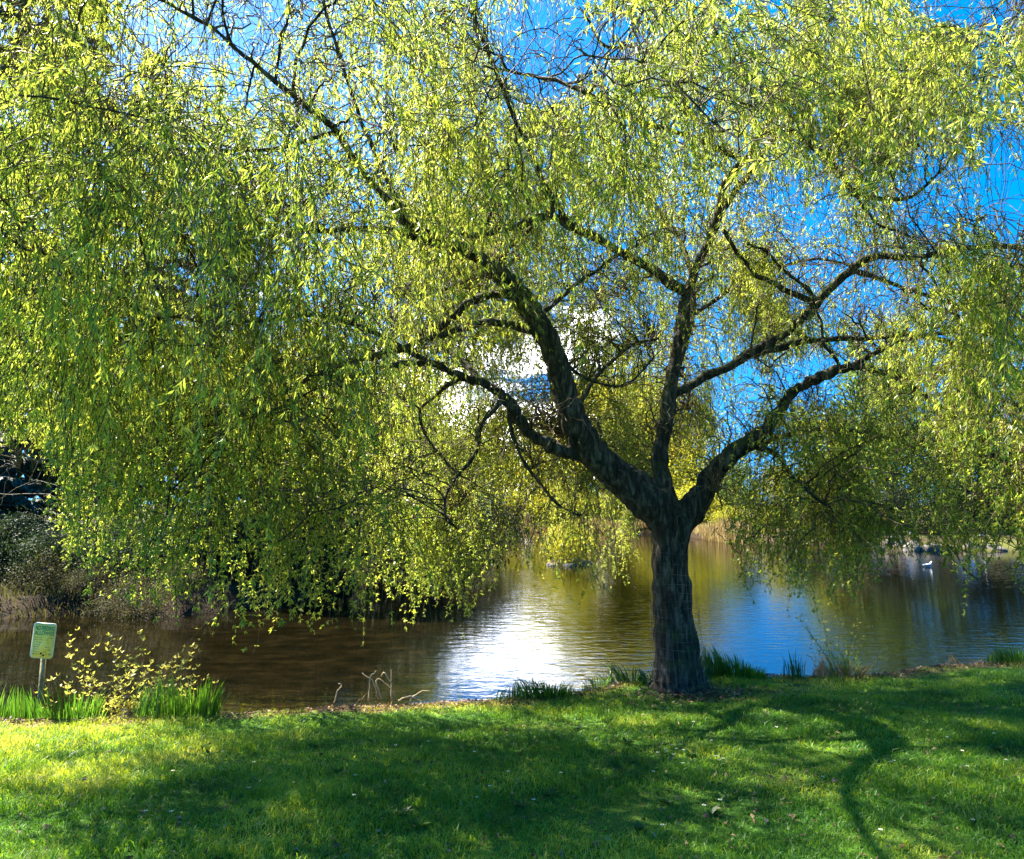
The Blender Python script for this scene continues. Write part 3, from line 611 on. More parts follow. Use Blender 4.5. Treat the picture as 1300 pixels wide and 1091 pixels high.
def tree_mesh_conifer(h, w, nleaf, ls, seed, droop=.25, base=.06):
    r = np.random.RandomState(seed); ch = []
    P = np.array([[0, 0, -.3], [0, .05, h*.5], [0, 0, h]]); C = catmull(P, 6); ch.append(tubes(C, np.linspace(h*.018, .02, len(C)), 8))
    nb = int(h*9); z = h*(base+(1-base)*r.uniform(size=nb)**1.15); a = r.uniform(0, 6.28, nb)
    L = w*.5*(1-z/h)**.75*r.uniform(.6, 1.1, nb)+.15
    t = np.linspace(0, 1, 7)[None, :]
    B = np.stack([np.cos(a)[:, None]*L[:, None]*t, np.sin(a)[:, None]*L[:, None]*t, z[:, None]+L[:, None]*(.12*t-droop*t*t)], -1)
    ch.append(tubes(B, np.broadcast_to(np.linspace(.035, .008, 7)[None], (nb, 7)), 4))
    pr = L/L.sum(); i = r.choice(nb, nleaf, p=pr); tt = r.uniform(.12, 1, nleaf)**.7*5.99; k = tt.astype(int); f = (tt-k)[:, None]
    P = B[i, k]*(1-f)+B[i, k+1]*f; dirb = nrm(B[i, k+1]-B[i, k])
    side = nrm(np.cross(dirb, [0, 0, 1]))*r.choice([-1, 1], nleaf)[:, None]
    D = nrm(dirb*.6+side*r.uniform(.2, 1, nleaf)[:, None]+np.array([0, 0, -.35])+r.normal(size=(nleaf, 3))*.2)
    LL = ls*r.uniform(.6, 1.3, nleaf)
    V, q = leaf_quads(P, D, nrm(r.normal(size=(nleaf, 3))*.5+[0, 0, 1]), LL, LL*.34)
    return merge(ch), (V, q, r.uniform(size=nleaf))
def make_proto(kind, seed):
    if kind == 'decid': a, b = tree_mesh_decid(10, 8, 85, 17000, .21, seed, .03); m = 'decid'
    elif kind == 'green': a, b = tree_mesh_decid(10, 8.5, 75, 15000, .22, seed, .05); m = 'green'
    elif kind == 'bush': a, b = tree_mesh_decid(3, 4.2, 36, 6500, .15, seed, .0); m = 'decid'
    elif kind == 'olive': a, b = tree_mesh_decid(3, 4.6, 40, 6500, .11, seed, .0, 1.25); m = 'olive'
    elif kind == 'dark': a, b = tree_mesh_decid(2.4, 3.4, 34, 9000, .10, seed, .0); m = 'darkshrub'
    elif kind == 'red': a, b = tree_mesh_decid(2.6, 5, 34, 7000, .12, seed, .0); m = 'redhedge'
    elif kind == 'conifer': a, b = tree_mesh_conifer(20, 8, 26000, .42, seed); m = 'conifer'
    elif kind == 'cedar': a, b = tree_mesh_conifer(13, 13, 26000, .40, seed, .28, .05); m = 'conifer'
    tm = mesh_from(kind+'_trunk', *a, smooth=True); tm.materials.append(M['wood'])
    cm = mesh_from(kind+'_crown', b[0], b[1], None, {'rnd': ('FACE', b[2])}); cm.materials.append(M[m])
    return tm, cm
PROTO = {}
def plant(name, kind, var, px, Yd, s, label, cat, group=None, sz=None, sink=0.):
    if (kind, var) not in PROTO: PROTO[(kind, var)] = make_proto(kind, 40+var*7+len(kind))
    x = (px-PX0)/F*Yd*.99
    z = float(gz(x, Yd)[0])
    t = thing(name, label, cat, (x, Yd, z-sink), random.uniform(0, 6.28), group)
    t.scale = (s, s, s*(sz or 1))
    link('trunk', PROTO[(kind, var)][0], None, t); link('crown', PROTO[(kind, var)][1], None, t)
    return t
GB = 'trees beyond the pond'
# centre: yellow-green spring trees behind the reeds
C_ = [(505, 50, 'decid', 0, 470), (548, 66, 'decid', 1, 535), (590, 72, 'decid', 0, 560), (632, 75, 'decid', 1, 560), (682, 74, 'decid', 0, 535), (738, 72, 'decid', 1, 490), (790, 76, 'decid', 0, 462), (838, 72, 'decid', 1, 485), (884, 66, 'decid', 0, 550), (932, 60, 'green', 0, 580),
      (985, 58, 'decid', 1, 590), (1035, 52, 'green', 1, 585), (1088, 50, 'decid', 0, 540), (1130, 47, 'green', 0, 455), (1192, 52, 'green', 1, 590), (1258, 47, 'green', 1, 530), (1325, 46, 'green', 0, 575), (1400, 50, 'decid', 0, 540), (1500, 55, 'green', 1, 430)]
for i, (px, Yd, k, v, s) in enumerate(C_):
    s = ((640-s)/F*Yd+1.2)/9.6
    left_right = 'first second third fourth fifth sixth seventh eighth ninth tenth eleventh twelfth thirteenth fourteenth fifteenth sixteenth seventeenth eighteenth nineteenth'.split()[i]
    what = {'decid': 'yellow-green spring tree', 'green': 'darker green leafy tree'}[k]
    plant('spring_tree' if k == 'decid' else 'leafy_tree', k, v, px, Yd, s, f'{what}, {left_right} from the left in the row beyond the pond', 'tree', GB)
# left bank: dark tall trees
L_ = [(-260, 26, 'conifer', 0, .9, 'very tall dark conifer outermost on the left bank'), (-130, 34, 'conifer', 1, 1.05, 'tall dark conifer left of the corner conifer on the left bank'), (0, 30, 'conifer', 0, 1.5, 'tall blue-black conifer rising into the top left corner'),
      (160, 38, 'conifer', 1, 1.3, 'dark conifer standing behind the left of the willow curtain'), (95, 46, 'green', 0, 1.3, 'green tree between the two tall dark conifers on the left bank'),
      (260, 44, 'green', 1, 1.2, 'green tree right of the dark conifers on the left bank'), (335, 40, 'decid', 1, 1.0, 'yellow-green tree behind the dark waterside shrubs on the left'), (405, 44, 'green', 0, 1.15, 'dark green tree behind the middle of the left waterside shrubs'),
      (470, 42, 'green', 1, 1.0, 'round green tree at the right end of the left bank wood'), (-400, 30, 'green', 1, 1.2, 'green tree far out on the left bank')]
for px, Yd, k, v, s, lab in L_:
    plant('conifer' if k == 'conifer' else 'leafy_tree', k, v, px, Yd, s, lab, 'tree', 'trees on the left bank')
plant('cedar', 'cedar', 0, -45, 22, .62, 'cedar with drooping layered boughs at the left edge of the photo', 'tree')
plant('hedge', 'red', 0, 18, 27, .55, 'red-brown shrub under the cedar boughs at the left edge', 'shrub')
for k_, (px_, Yd_, s_2) in enumerate([(66, 16.6, .26), (122, 16.4, .2), (176, 15.6, .27), (232, 16.4, .22)]):
    plant('bank_shrub', 'olive', k_ % 2, px_, Yd_, s_2, 'low olive-brown shrub on the left mud bank, ' + ['first', 'second', 'third', 'fourth'][k_] + ' from the left', 'shrub', 'low shrubs on the left mud bank')
plant('hedge', 'red', 0, -60, 27, .6, 'red-brown shrub mostly outside the left edge', 'shrub')
D_ = [(-90, 19.5, .5), (-20, 17.6, .34), (30, 18.2, .36), (80, 17.4, .34), (150, 17.6, .36), (215, 17.8, .4), (280, 18.9, .50), (335, 19.5, .55), (390, 20.0, .60), (440, 21.0, .62), (490, 22.5, .66), (540, 25.0, .75), (585, 29.5, .85)]
nm = 'first second third fourth fifth sixth seventh eighth ninth tenth eleventh twelfth thirteenth'.split()
for i, (px, Yd, s) in enumerate(D_):
    s *= 1.55
    plant('waterside_shrub', 'dark', i % 2, px, Yd, s, f'dark glossy shrub overhanging the left shore, {nm[i]} from the left along the water', 'shrub', 'dark shrubs along the left shore')
B_ = [(520, 56, .9), (565, 63, .8), (612, 64.5, .75), (655, 66, .7), (700, 67, .8), (745, 66, .7), (790, 66, .85), (835, 62, .8), (880, 56, .8), (925, 50, .6), (975, 46, .5), (1025, 43, .5), (1075, 42, .8), (1130, 42, .85), (1185, 42, .8), (1240, 42, .85), (1300, 42, .9), (1370, 42, 1.0)]
wd = left_right = 'first second third fourth fifth sixth seventh eighth ninth tenth eleventh twelfth thirteenth fourteenth fifteenth sixteenth seventeenth eighteenth'.split()
for i, (px, Yd, s) in enumerate(B_):
    k = 'bush' if i < 11 else ('dark' if i % 2 else 'olive')
    plant('bank_bush', k, i % 2, px, Yd, s*(1.25 if i < 9 else .85)*(1.5 if k == 'dark' else 1), {'bush': 'yellow-green', 'olive': 'olive-brown', 'dark': 'dark green'}[k] + f' bush at the foot of the far trees, {wd[i]} from the left', 'bush', 'bushes at the foot of the far trees')
# small island with willow shrub and rocks
plant('island_shrub', 'bush', 0, 722, 29, .5, 'bright yellow shrub standing in the pond left of the trunk', 'shrub', sink=-.75)
M['darkrock'] = simple_mat('dark_wet_rock', [(.3, (.03, .028, .025)), (.7, (.10, .09, .07))], 3, .8, .5, 8)
def rock(px, Yd, w, h, d, label, seed, z=None, cat='rock', group=None, tilt=0):
    r = np.random.RandomState(seed); n1, n2 = 14, 22
    th = np.linspace(0, math.pi, n1); ph = np.linspace(0, 2*math.pi, n2, endpoint=False)
    A, B = np.meshgrid(th, ph, indexing='ij')
    U = np.stack([np.sin(A)*np.cos(B), np.sin(A)*np.sin(B), np.cos(A)], -1).reshape(-1, 3)
    rad = np.ones(len(U))
    for k in range(16):
        nn = nrm(r.normal(size=3)); c = r.uniform(.5, .82); dt = U@nn; rad = np.where(dt*rad > c, c/np.maximum(dt, .01), rad)
    Vv = U*rad[:, None]*np.array([w/2, d/2, h])*1.2
    Vv[:, 0] += Vv[:, 2]*tilt
    i = np.arange(n1*n2).reshape(n1, n2); q = np.stack([i[:-1], i[1:], np.roll(i, -1, 1)[1:], np.roll(i, -1, 1)[:-1]], -1).reshape(-1, 4)
    x = (px-PX0)/F*Yd*.98
    o = obj('rock', Vv, q, None, M['rock' if seed < 20 else 'darkrock'], loc=(x, Yd, -.05 if z is None else z))
    tag(o, label, cat, group); return o
GR = 'rocks along the right shore'
rock(1112, 37.5, 1.1, .55, 1, 'low tan rock leftmost of the rocks on the right shore', 1, group=GR)
rock(1128, 38.5, .9, .75, 1, 'rounded rock behind the low tan rock on the right shore', 2, group=GR)
rock(1143, 38.2, .8, .8, .9, 'pale upright rock just left of the big sunlit rock', 3, group=GR)
rock(1155, 37.2, 1.1, .62, 1, 'big grey sunlit rock with a gull standing above it', 4, group=GR, tilt=.5)
rock(1192, 37.0, 1.5, .42, 1, 'long flat rock right of the big sunlit rock', 5, group=GR)
rock(1236, 37.6, 1.5, .5, 1.1, 'wide pale rock with a gull beside it on the right shore', 6, group=GR)
rock(1266, 37.2, 1.1, .35, .9, 'small flat rock rightmost on the right shore', 7, group=GR)
for k, (px, Yd, w_, h_) in enumerate([(700, 28.3, .45, .16), (722, 28, .5, .2), (745, 28.2, .4, .16)]):
    rock(px, Yd, w_, h_, .6, ['dark rock at the left foot of the yellow pond shrub', 'dark rock in front of the yellow pond shrub', 'dark rock at the right foot of the yellow pond shrub'][k], 20+k, group='rocks round the yellow pond shrub')
# islet under it
a = np.linspace(0, 2*math.pi, 25)[:-1]; cxi = (722-PX0)/F*29
Vi = np.concatenate([[[cxi, 29, .28]], np.stack([cxi+.8*np.cos(a), 29+.6*np.sin(a), np.full(24, .10)], -1), np.stack([cxi+1.1*np.cos(a), 29+.85*np.sin(a), np.full(24, -.3)], -1)])
Ti = [[0, 1+k, 1+(k+1) % 24] for k in range(24)]; Qi = [[1+k, 25+k, 25+(k+1) % 24, 1+(k+1) % 24] for k in range(24)]
soilm = simple_mat('island_soil', [(.3, (.05, .035, .02)), (.7, (.16, .13, .05))], 4, .9)
tag(obj('islet', Vi, Qi, Ti, soilm, smooth=True), kind='structure')

# reeds on the far shore
def blades(P, H, W, lean, seed, seg=4, bend=.5):
    """thin curved leaf blades"""
    r = np.random.RandomState(seed); n = len(P); t = np.linspace(0, 1, seg+1)
    a = r.uniform(0, 6.28, n); ld = np.stack([np.cos(a), np.sin(a), np.zeros(n)], -1)*(lean*r.uniform(.2, 1.2, n))[:, None]
    C = P[:, None]+ld[:, None]*H[:, None, None]*(t**(1+bend*2))[None, :, None]+np.array([0, 0, 1])*H[:, None, None]*(t-lean*.35*t**3)[None, :, None]
    b = r.uniform(0, 6.28, n); sd = np.stack([np.cos(b), np.sin(b), np.zeros(n)], -1)
    wt = (W[:, None]*.5*(1-t**2.2)[None]*(.6+.8*t-.4*t*t)[None])+.0004
    A = C-sd[:, None]*wt[..., None]; B = C+sd[:, None]*wt[..., None]
    V = np.stack([A, B], 2).reshape(-1, 3)
    i = np.arange(n*(seg+1)*2).reshape(n, seg+1, 2)
    q = np.stack([i[:, :-1, 0], i[:, :-1, 1], i[:, 1:, 1], i[:, 1:, 0]], -1).reshape(-1, 4)
    return V, q, np.repeat(r.uniform(size=n), seg)
n = 9000; px = RS.uniform(520, 960, n)
Yr = np.interp(px, [520, 600, 640, 840, 900, 960], [38, 46, 60.5, 60.5, 46, 41.5])+RS.uniform(0, 3.2, n)
x = (px-PX0)/F*Yr; z = gz(x, Yr); P = np.stack([x, Yr, np.maximum(z, -.05)], -1)
V, q, rn = blades(P, RS.uniform(.5, 1.5, n)*(.7+.3*np.sin(px*.07)), RS.uniform(.03, .06, n), .25, 3, 3)
n2 = 9000; px2 = RS.uniform(-160, 300, n2); Y2 = RS.uniform(14.0, 22, n2); x2 = (px2-PX0)/F*Y2; z2 = gz(x2, Y2)
kk_ = (z2 > -.1) & (vnoise(np.stack([x2*1.3, Y2*1.3, x2*0], -1), 5) > -.35); x2, Y2, z2 = x2[kk_], Y2[kk_], z2[kk_]
V2, q2, rn2 = blades(np.stack([x2, Y2, np.maximum(z2, -.04)], -1), RS.uniform(.12, .42, len(x2)), RS.uniform(.012, .03, len(x2)), .7, 33, 3)
tag(obj('rough_grass', V2, q2, None, M['rough'], attrs={'rnd': ('FACE', rn2)}), 'rough brown and olive grass on the left bank', 'grass', kind='stuff')
tag(obj('reeds', V, q, None, M['reed'], attrs={'rnd': ('FACE', rn)}), 'brown dead reeds fringing the far shore behind the trunk', 'reeds', kind='stuff')

# ---------------------------------------------------------------- near bank plants
def edgeY(px, py, z=.34):
    p = atz(px, py, z); return p
def clump(name, px, py, wpx, n, h, label, cat, seed, mtl='blade', wid=.011, lean=.35, depth=.16, group=None, grad=0):
    r = np.random.RandomState(seed); c = atz(px, py, .33)
    c = c.copy()
    while float(gz(c[0], c[1]-depth*.5)[0]) < .27: c[1] -= .03
    Wm = wpx/F*c[1]
    x = r.uniform(-.5, .5, n)*Wm; y = r.normal(0, depth*.5, n)
    zz = gz(c[0]+x, c[1]+y); z0 = float(gz(c[0], c[1])[0]); zz = np.maximum(zz, .05)
    P = np.stack([x, y, zz-z0-.01], -1)
    H = 1.3*h*r.uniform(.35, 1.1, n)**.8*(1+.28*np.clip(vnoise(np.stack([x*11, y*11, x*0], -1), seed), -1, 1))*(1-.35*(np.abs(x)/(Wm*.5+1e-6))**2.5)*(1+grad*x/Wm)
    V, q, rn = blades(P, H, r.uniform(.7, 1.3, n)*wid, lean, seed, 5)
    t = thing(name, label, cat, (c[0], c[1], z0), 0, group)
    obj('leaves', V, q, None, M[mtl], t, {'rnd': ('FACE', rn)})
    return t
G1 = 'iris clumps along the near bank'
clump('iris_clump', 64, 903, 156, 950, .30, 'long row of upright green iris leaves in front of the sign', 'plant', 1, lean=.28, group=G1)
clump('iris_clump', 234, 903, 98, 700, .33, 'iris clump right of the sign with dark shade at its foot', 'plant', 2, lean=.3, group=G1)
clump('grass_clump', 676, 884, 96, 800, .19, 'bright green grass tuft left of the trunk', 'plant', 3, wid=.008, lean=.5)
clump('grass_clump', 752, 873, 40, 220, .16, 'small yellow-green tuft beside the dark strap leaves', 'plant', 31, wid=.008, lean=.5)
clump('strap_leaf_clump', 790, 867, 56, 130, .28, 'dark green spiky strap leaves just left of the trunk', 'plant', 4, 'darkblade', .016, .8)
clump('strap_leaf_clump', 822, 869, 26, 60, .16, 'low dark leaves touching the left foot of the trunk', 'plant', 41, 'darkblade', .02, .8)
clump('iris_clump', 926, 861, 86, 620, .26, 'bright green iris clump just right of the trunk', 'plant', 5, lean=.35, group=G1, grad=-.7)
clump('reed_tuft', 1008, 860, 18, 60, .30, 'narrow dark upright tuft between the iris clump and the budding shrub', 'plant', 6, 'darkblade', .012, .22)
clump('iris_clump', 1285, 840, 76, 450, .20, 'green grass clump at the right edge of the bank', 'plant', 7, lean=.35, group=G1)
clump('dry_grass_tuft', 1062, 857, 64, 500, .24, 'dry straw-coloured grass at the foot of the budding shrub', 'plant', 8, 'drygrass', .006, .7)
clump('green_grass_tuft', 1066, 856, 44, 160, .34, 'green grass blades inside the budding shrub', 'plant', 9, 'blade', .006, .45)
clump('dry_grass_tuft', 1222, 845, 50, 160, .17, 'thin dry grass left of the right edge clump', 'plant', 10, 'drygrass', .005, .8)
clump('dry_grass_tuft', 480, 893, 60, 110, .12, 'short dry grass under the bent dead stems', 'plant', 11, 'drygrass', .006, .9)
clump('dock_plant', 396, 922, 26, 16, .07, 'small dark broad-leaved weed in the lawn at the left', 'plant', 12, 'darkblade', .035, 1.2)

def sprig_shrub(name, px, py, wpx, hpx, nstem, nleaf, label, seed, drop=.5, lsz=.03, low=.25):
    r = np.random.RandomState(seed); c = atz(px, py, .3); z0 = float(gz(c[0], c[1])[0]); k = c[1]/F
    t = thing(name, label, 'shrub', (c[0], c[1], z0))
    n = nstem; b = np.stack([r.normal(0, wpx*k*.14, n), r.normal(0, .06, n), np.full(n, -.02)], -1)
    tip = np.stack([r.uniform(-.5, .5, n)*wpx*k, r.uniform(-.25, .25, n), hpx*k*r.uniform(.45, 1.0, n)], -1)
    tt = np.linspace(0, 1, 9)[None, :, None]; mid = (b+tip)/2; mid[:, :2] = b[:, :2]*.7+tip[:, :2]*.3
    Cv = b[:, None]*(1-tt)**2+2*mid[:, None]*tt*(1-tt)+tip[:, None]*tt**2 + np.cumsum(r.normal(size=(n, 9, 3))*.006, 1)
    V, q, T = tubes(Cv, np.broadcast_to(np.linspace(.0028, .001, 9)[None], (n, 9)), 4); obj('stems', V, q, T, M['twig'], t)
    i = r.randint(0, n, nleaf); f = (low+(1-low)*r.uniform(size=nleaf))*7.99; kk = f.astype(int); f = (f-kk)[:, None]
    P = Cv[i, kk]*(1-f)+Cv[i, kk+1]*f
    out = nrm(r.normal(size=(nleaf, 3))*[1, 1, .2]); P = P + out*r.uniform(0, .05, nleaf)[:, None]
    P = np.repeat(P, 2, 0); out = np.repeat(out, 2, 0); sg = np.tile([1, -1], nleaf)[:, None]
    D = nrm(out*sg+np.array([0, 0, .75])+r.normal(size=(2*nleaf, 3))*.25)
    L = lsz*r.uniform(.6, 1.3, 2*nleaf)
    V, q = leaf_quads(P, D, nrm(r.normal(size=(2*nleaf, 3))+[0, -.5, .5]), L, L*.45)
    obj('leaves', V, q, None, M['sprig'], t, {'rnd': ('FACE', r.uniform(size=2*nleaf))})
sprig_shrub('young_shrub', 165, 905, 210, 150, 42, 620, 'leafing shrub with small paired pale yellow leaves behind the iris rows', 3, lsz=.042, low=.35)
sprig_shrub('young_shrub', 45, 905, 90, 75, 10, 26, 'sparse pale shoots left of the sign post', 4, lsz=.03, low=.5)
sprig_shrub('budding_shrub', 1068, 857, 100, 112, 26, 330, 'small budding shrub with tiny yellow leaves right of the trunk', 5, lsz=.032)
# bent dead stems
t = thing('dead_stems', 'bent straw-coloured dead stems at the water edge left of centre', 'plant', (0, 0, 0))
b0 = atz(485, 892, .33); c0 = atz(485, 892, .33)
def P2(px, py): return at(px, py, b0[1])
for pts in [[(497, 890), (497, 850)], [(468, 890), (470, 862), (478, 852)], [(480, 888), (474, 866), (460, 855)], [(484, 888), (478, 862), (492, 870), (502, 882)], [(497, 868), (487, 855), (484, 860)], [(425, 892), (428, 878), (434, 872), (430, 868)], [(520, 890), (530, 880), (545, 877)], [(505, 890), (520, 884), (535, 890)]]:
    Cc = catmull(np.array([P2(*p) for p in pts]), 5); Cc += RS.normal(size=Cc.shape)*.004
    V, q, T = tubes(Cc, np.linspace(.008, .004, len(Cc)), 5); obj('stem', V, q, T, M['drystem'], t)

# ---------------------------------------------------------------- sign
c = at(48, 900, atz(48, 905, .33)[1]); Ys = float(c[1])
xs0 = float(at(49, 860, Ys)[0]); zg = float(gz(xs0, Ys)[0])
sg = thing('park_sign', 'faded yellowish feeding sign with green capitals on a short post', 'sign', (xs0, Ys, zg))
topz = at(53, 789, Ys)[2]-zg; botz = at(53, 837, Ys)[2]-zg; hgt = (topz-botz)*.95; wd_ = .208
def rrect(w, h, r, n=6):
    out = []
    for cx, cy, a0 in ((w/2-r, h/2-r, 0), (-w/2+r, h/2-r, 90), (-w/2+r, -h/2+r, 180), (w/2-r, -h/2+r, 270)):
        for k in range(n+1): a = math.radians(a0+90*k/n); out.append((cx+r*math.cos(a), cy+r*math.sin(a)))
    return np.array(out)
def plate(w, h, r, y0, y1):
    o = rrect(w, h, r); n = len(o)
    V = np.concatenate([np.column_stack([o[:, 0], np.full(n, y0), o[:, 1]]), np.column_stack([o[:, 0], np.full(n, y1), o[:, 1]]), [[0, y0, 0]], [[0, y1, 0]]])
    Q = [[k, (k+1) % n, n+(k+1) % n, n+k] for k in range(n)]; T = [[k, 2*n, (k+1) % n] for k in range(n)]+[[n+k, n+(k+1) % n, 2*n+1] for k in range(n)]
    return V, np.array(Q), np.array(T)
panel = obj('panel', *plate(wd_, hgt, .03, -.002, .004), M['signrim'], sg)
panel.location = (.03, -.025, (topz+botz)/2); panel.rotation_euler = (math.radians(4), math.radians(5), math.radians(4))
face = obj('face', *plate(wd_-.022, hgt-.022, .022, -.0045, -.0022), M['signface'], panel)
def text(s, size, loc, m, par, name='lettering'):
    cu = bpy.data.curves.new('t', 'FONT'); cu.body = s; cu.size = size; cu.align_x = 'CENTER'; cu.extrude = .0006; cu.offset = size*.018
    o = bpy.data.objects.new('t', cu); COL.objects.link(o)
    bpy.context.view_layer.update()
    me = bpy.data.meshes.new_from_object(o.evaluated_get(bpy.context.evaluated_depsgraph_get())); bpy.data.objects.remove(o)
    me.name = name; me.materials.clear(); me.materials.append(m)
    r = bpy.data.objects.new(name, me); COL.objects.link(r); r.parent = par; r.location = loc; r.rotation_euler = (math.pi/2, 0, 0); return r
t1_ = text('NO FEEDING', .044, (.004, -.0055, .096), M['signgreen'], panel); t1_.scale = (.68, 1.25, 1)
t2_ = text('ALLOWED', .046, (.004, -.0055, .052), M['signgreen'], panel); t2_.scale = (.82, 1.1, 1)
ch = []
r = np.random.RandomState(2)
for row in range(8):
    z = .028-row*.0215; xx = -.082
    while xx < .068:
        l = r.uniform(.008, .028)
        if not (-.02 < xx+l/2 < .022) and r.uniform() < .8: ch.append(box(xx+l/2, -.0052, z+r.uniform(-.002, .002), l, .001, r.uniform(.003, .007)))
        xx += l+r.uniform(.004, .01)
V, q, T = merge(ch); tag(obj('worn_print', V, q, T, M['signbrown'], panel), kind='stuff')
ch = []
for xx, zz in ((-.004, -hgt*.36), (.018, -hgt*.41)):
    a = np.linspace(0, 2*math.pi, 11)[:-1]
    ch.append(tubes(np.array([[xx, -.004, zz], [xx, -.012, zz]]), np.array([.008, .007]), 10))
V, q, T = merge(ch); obj('bolt', V, q, T, M['bolt'], panel)
obj('post', *box(.028, .004, topz*.45-.1, .035, .03, topz*.9+.2), M['post'], sg)

# ---------------------------------------------------------------- gulls
def gull(px, py, Yd, z, label, face, swim=False):
    x = (px-PX0)/F*Yd*.98
    t = thing('gull', label, 'bird', (x, Yd, z), face, 'gulls on the right side of the pond')
    h = .0 if swim else .10
    sp_ = [(-.20, h+.10, .012, .008), (-.15, h+.095, .03, .022), (-.08, h+.085, .055, .05), (0, h+.08, .07, .065), (.07, h+.095, .062, .06), (.11, h+.13, .042, .042), (.125, h+.17, .034, .034), (.14, h+.20, .036, .034), (.165, h+.205, .026, .024), (.18, h+.202, .012, .010)]
    a = np.linspace(0, 2*math.pi, 13)[:-1]; R_ = []
    for k, (sx, szz, ry, rz) in enumerate(sp_): R_.append(np.stack([np.full(12, sx)-.3*rz*np.sin(a)*(3 < k < 7), ry*np.cos(a), szz+rz*np.sin(a)], -1))
    V = np.concatenate(R_+[[[sp_[0][0]-.01, 0, sp_[0][1]]], [[.185, 0, sp_[-1][1]]]]); n = len(sp_); i = np.arange(n*12).reshape(n, 12)
    q = np.stack([i[:-1], np.roll(i, -1, 1)[:-1], np.roll(i, -1, 1)[1:], i[1:]], -1).reshape(-1, 4)
    T = [[i[0, k], n*12, i[0, (k+1) % 12]] for k in range(12)]+[[i[-1, (k+1) % 12], n*12+1, i[-1, k]] for k in range(12)]
    obj('body', V, q, T, M['white'], t, smooth=True)
    for s in (-1, 1):
        P = catmull(np.array([[.07, s*.05, h+.115], [0, s*.066, h+.112], [-.10, s*.05, h+.115], [-.22, s*.012, h+.12]]), 4)
        V, q, T = tubes(P, np.interp(np.linspace(0, 1, len(P)), [0, .3, 1], [.02, .038, .006]), 8); V = V.copy(); V[:, 1] = s*np.abs(V[:, 1]); obj('wing', V, q, T, M['grey'], t, smooth=True)
        if not swim: V, q, T = tubes(np.array([[0, s*.03, h+.03], [.005, s*.03, .0], [.04, s*.03, .0]]), np.array([.006, .005, .004]), 6); obj('leg', V, q, T, M['orange'], t)
    V, q, T = tubes(np.array([[.178, 0, h+.202], [.205, 0, h+.199], [.222, 0, h+.19]]), np.array([.009, .007, .002]), 6); obj('beak', V, q, T, M['orange'], t)
gull(1160, 684, 37.4, .62, 'gull standing on top of the big sunlit rock', math.radians(150))
gull(1248, 689, 37.5, .5, 'gull standing on the wide pale rock at the right', math.radians(25))
gull(1177, 716, 27.6, -.03, 'white gull swimming on the blue water below the rocks', math.radians(10), True)

# ---------------------------------------------------------------- lawn
def scatter(n, y0, y1, pwr=1.0, marg=1.12):
    y = y0+(y1-y0)*RS.uniform(size=n)**pwr; x = RS.uniform(-.72, .72, n)*y*marg + RS.normal(size=n)*.25
    return x, y
x, y = scatter(430000, 2.6, 9.6, 1.0, 1.5); s = sdist(x, y)
nz = vnoise(np.stack([x*2.2, y*2.2, x*0], -1), 8)
ok = (s > .16+.22*RS.uniform(size=len(x))+.06*nz) & (RS.uniform(size=len(x)) < .92+.2*nz)
db = np.hypot(x-base[0], y-base[1]); ok &= db > .38+.25*RS.uniform(size=len(x))
x, y = x[ok], y[ok]; nz = nz[ok]; P = np.stack([x, y, gz_s(x, y, s[ok])-.004], -1); n = len(x)
V, q, rn = blades(P, RS.uniform(.018, .065, n)*(1+.35*nz)*(1+.45*np.clip(vnoise(np.stack([x*8, y*8, x*0], -1), 62), -1, 1.3)), RS.uniform(.003, .0075, n), .9, 6, 2)
# drier, paler patches like real turf
pale = np.clip(.5*vnoise(np.stack([x*1.1, y*1.6, x*0], -1), 19), -.3, .45)
rn = np.clip(rn*.7+np.repeat(pale, 2)*1.2+.08+np.repeat(.22*np.clip(vnoise(np.stack([x*5, y*6, x*0], -1), 61), -1, 1), 2), 0, 1)
tag(obj('grass', V, q, None, M['lawnblade'], attrs={'rnd': ('FACE', rn)}), 'short lawn grass on the near bank in dappled shade', 'grass', kind='stuff')
# leaf litter strip
n = 26000; i = RS.randint(0, len(npts)-1, n); tt = RS.uniform(size=(n, 1)); P = npts[i]*(1-tt)+npts[i+1]*tt
P[:, 1] -= np.abs(RS.normal(0, .16, n))+.06; ok = (np.abs(P[:, 0]) < P[:, 1]*.85)
P = P[ok]; ext = RS.normal(size=(1500, 2))*[.5, .22]+[base[0]+.2, base[1]-.35]; sx_, sy_ = scatter(3500, 3.1, 8.5); P = np.vstack([P, ext, np.column_stack([sx_, sy_])[gz(sx_, sy_) > .4]]); n = len(P)
z = gz(P[:, 0], P[:, 1])+.012; ok = z > .04; P = P[ok]; z = z[ok]; n = len(P)
D = nrm(RS.normal(size=(n, 3))*[1, 1, .35]); L = RS.uniform(.015, .05, n)
V, q = leaf_quads(np.column_stack([P, z]), D, nrm(RS.normal(size=(n, 3))*.6+[0, 0, 1]), L, L*RS.uniform(.25, .6, n))
tag(obj('leaf_litter', V, q, None, M['litter'], attrs={'rnd': ('FACE', RS.uniform(size=n))}), 'brown dead leaves and twigs strewn along the bank edge', 'leaf litter', kind='stuff')
# fallen twigs by the irises
for k, (xa, ya, xb, yb, lab) in enumerate([(15, 917, 75, 909, 'thin fallen stick lying before the left iris row'), (92, 910, 122, 915, 'short fallen stick lying between the iris clumps'), (995, 875, 1022, 868, 'short dark stick by the narrow tuft')]):
    A_ = atz(xa, ya, .36); B_2 = atz(xb, yb, .36); pts = np.array([[*(A_*(1-t)+B_2*t), 0] for t in np.linspace(0, 1, 6)]); pts[:, 2] = gz(pts[:, 0], pts[:, 1])+.02; pts += RS.normal(size=pts.shape)*.006
    V, q, T = tubes(pts, np.linspace(.008, .004, 6), 5); tag(obj('fallen_stick', V, q, T, M['wood']), lab, 'stick')
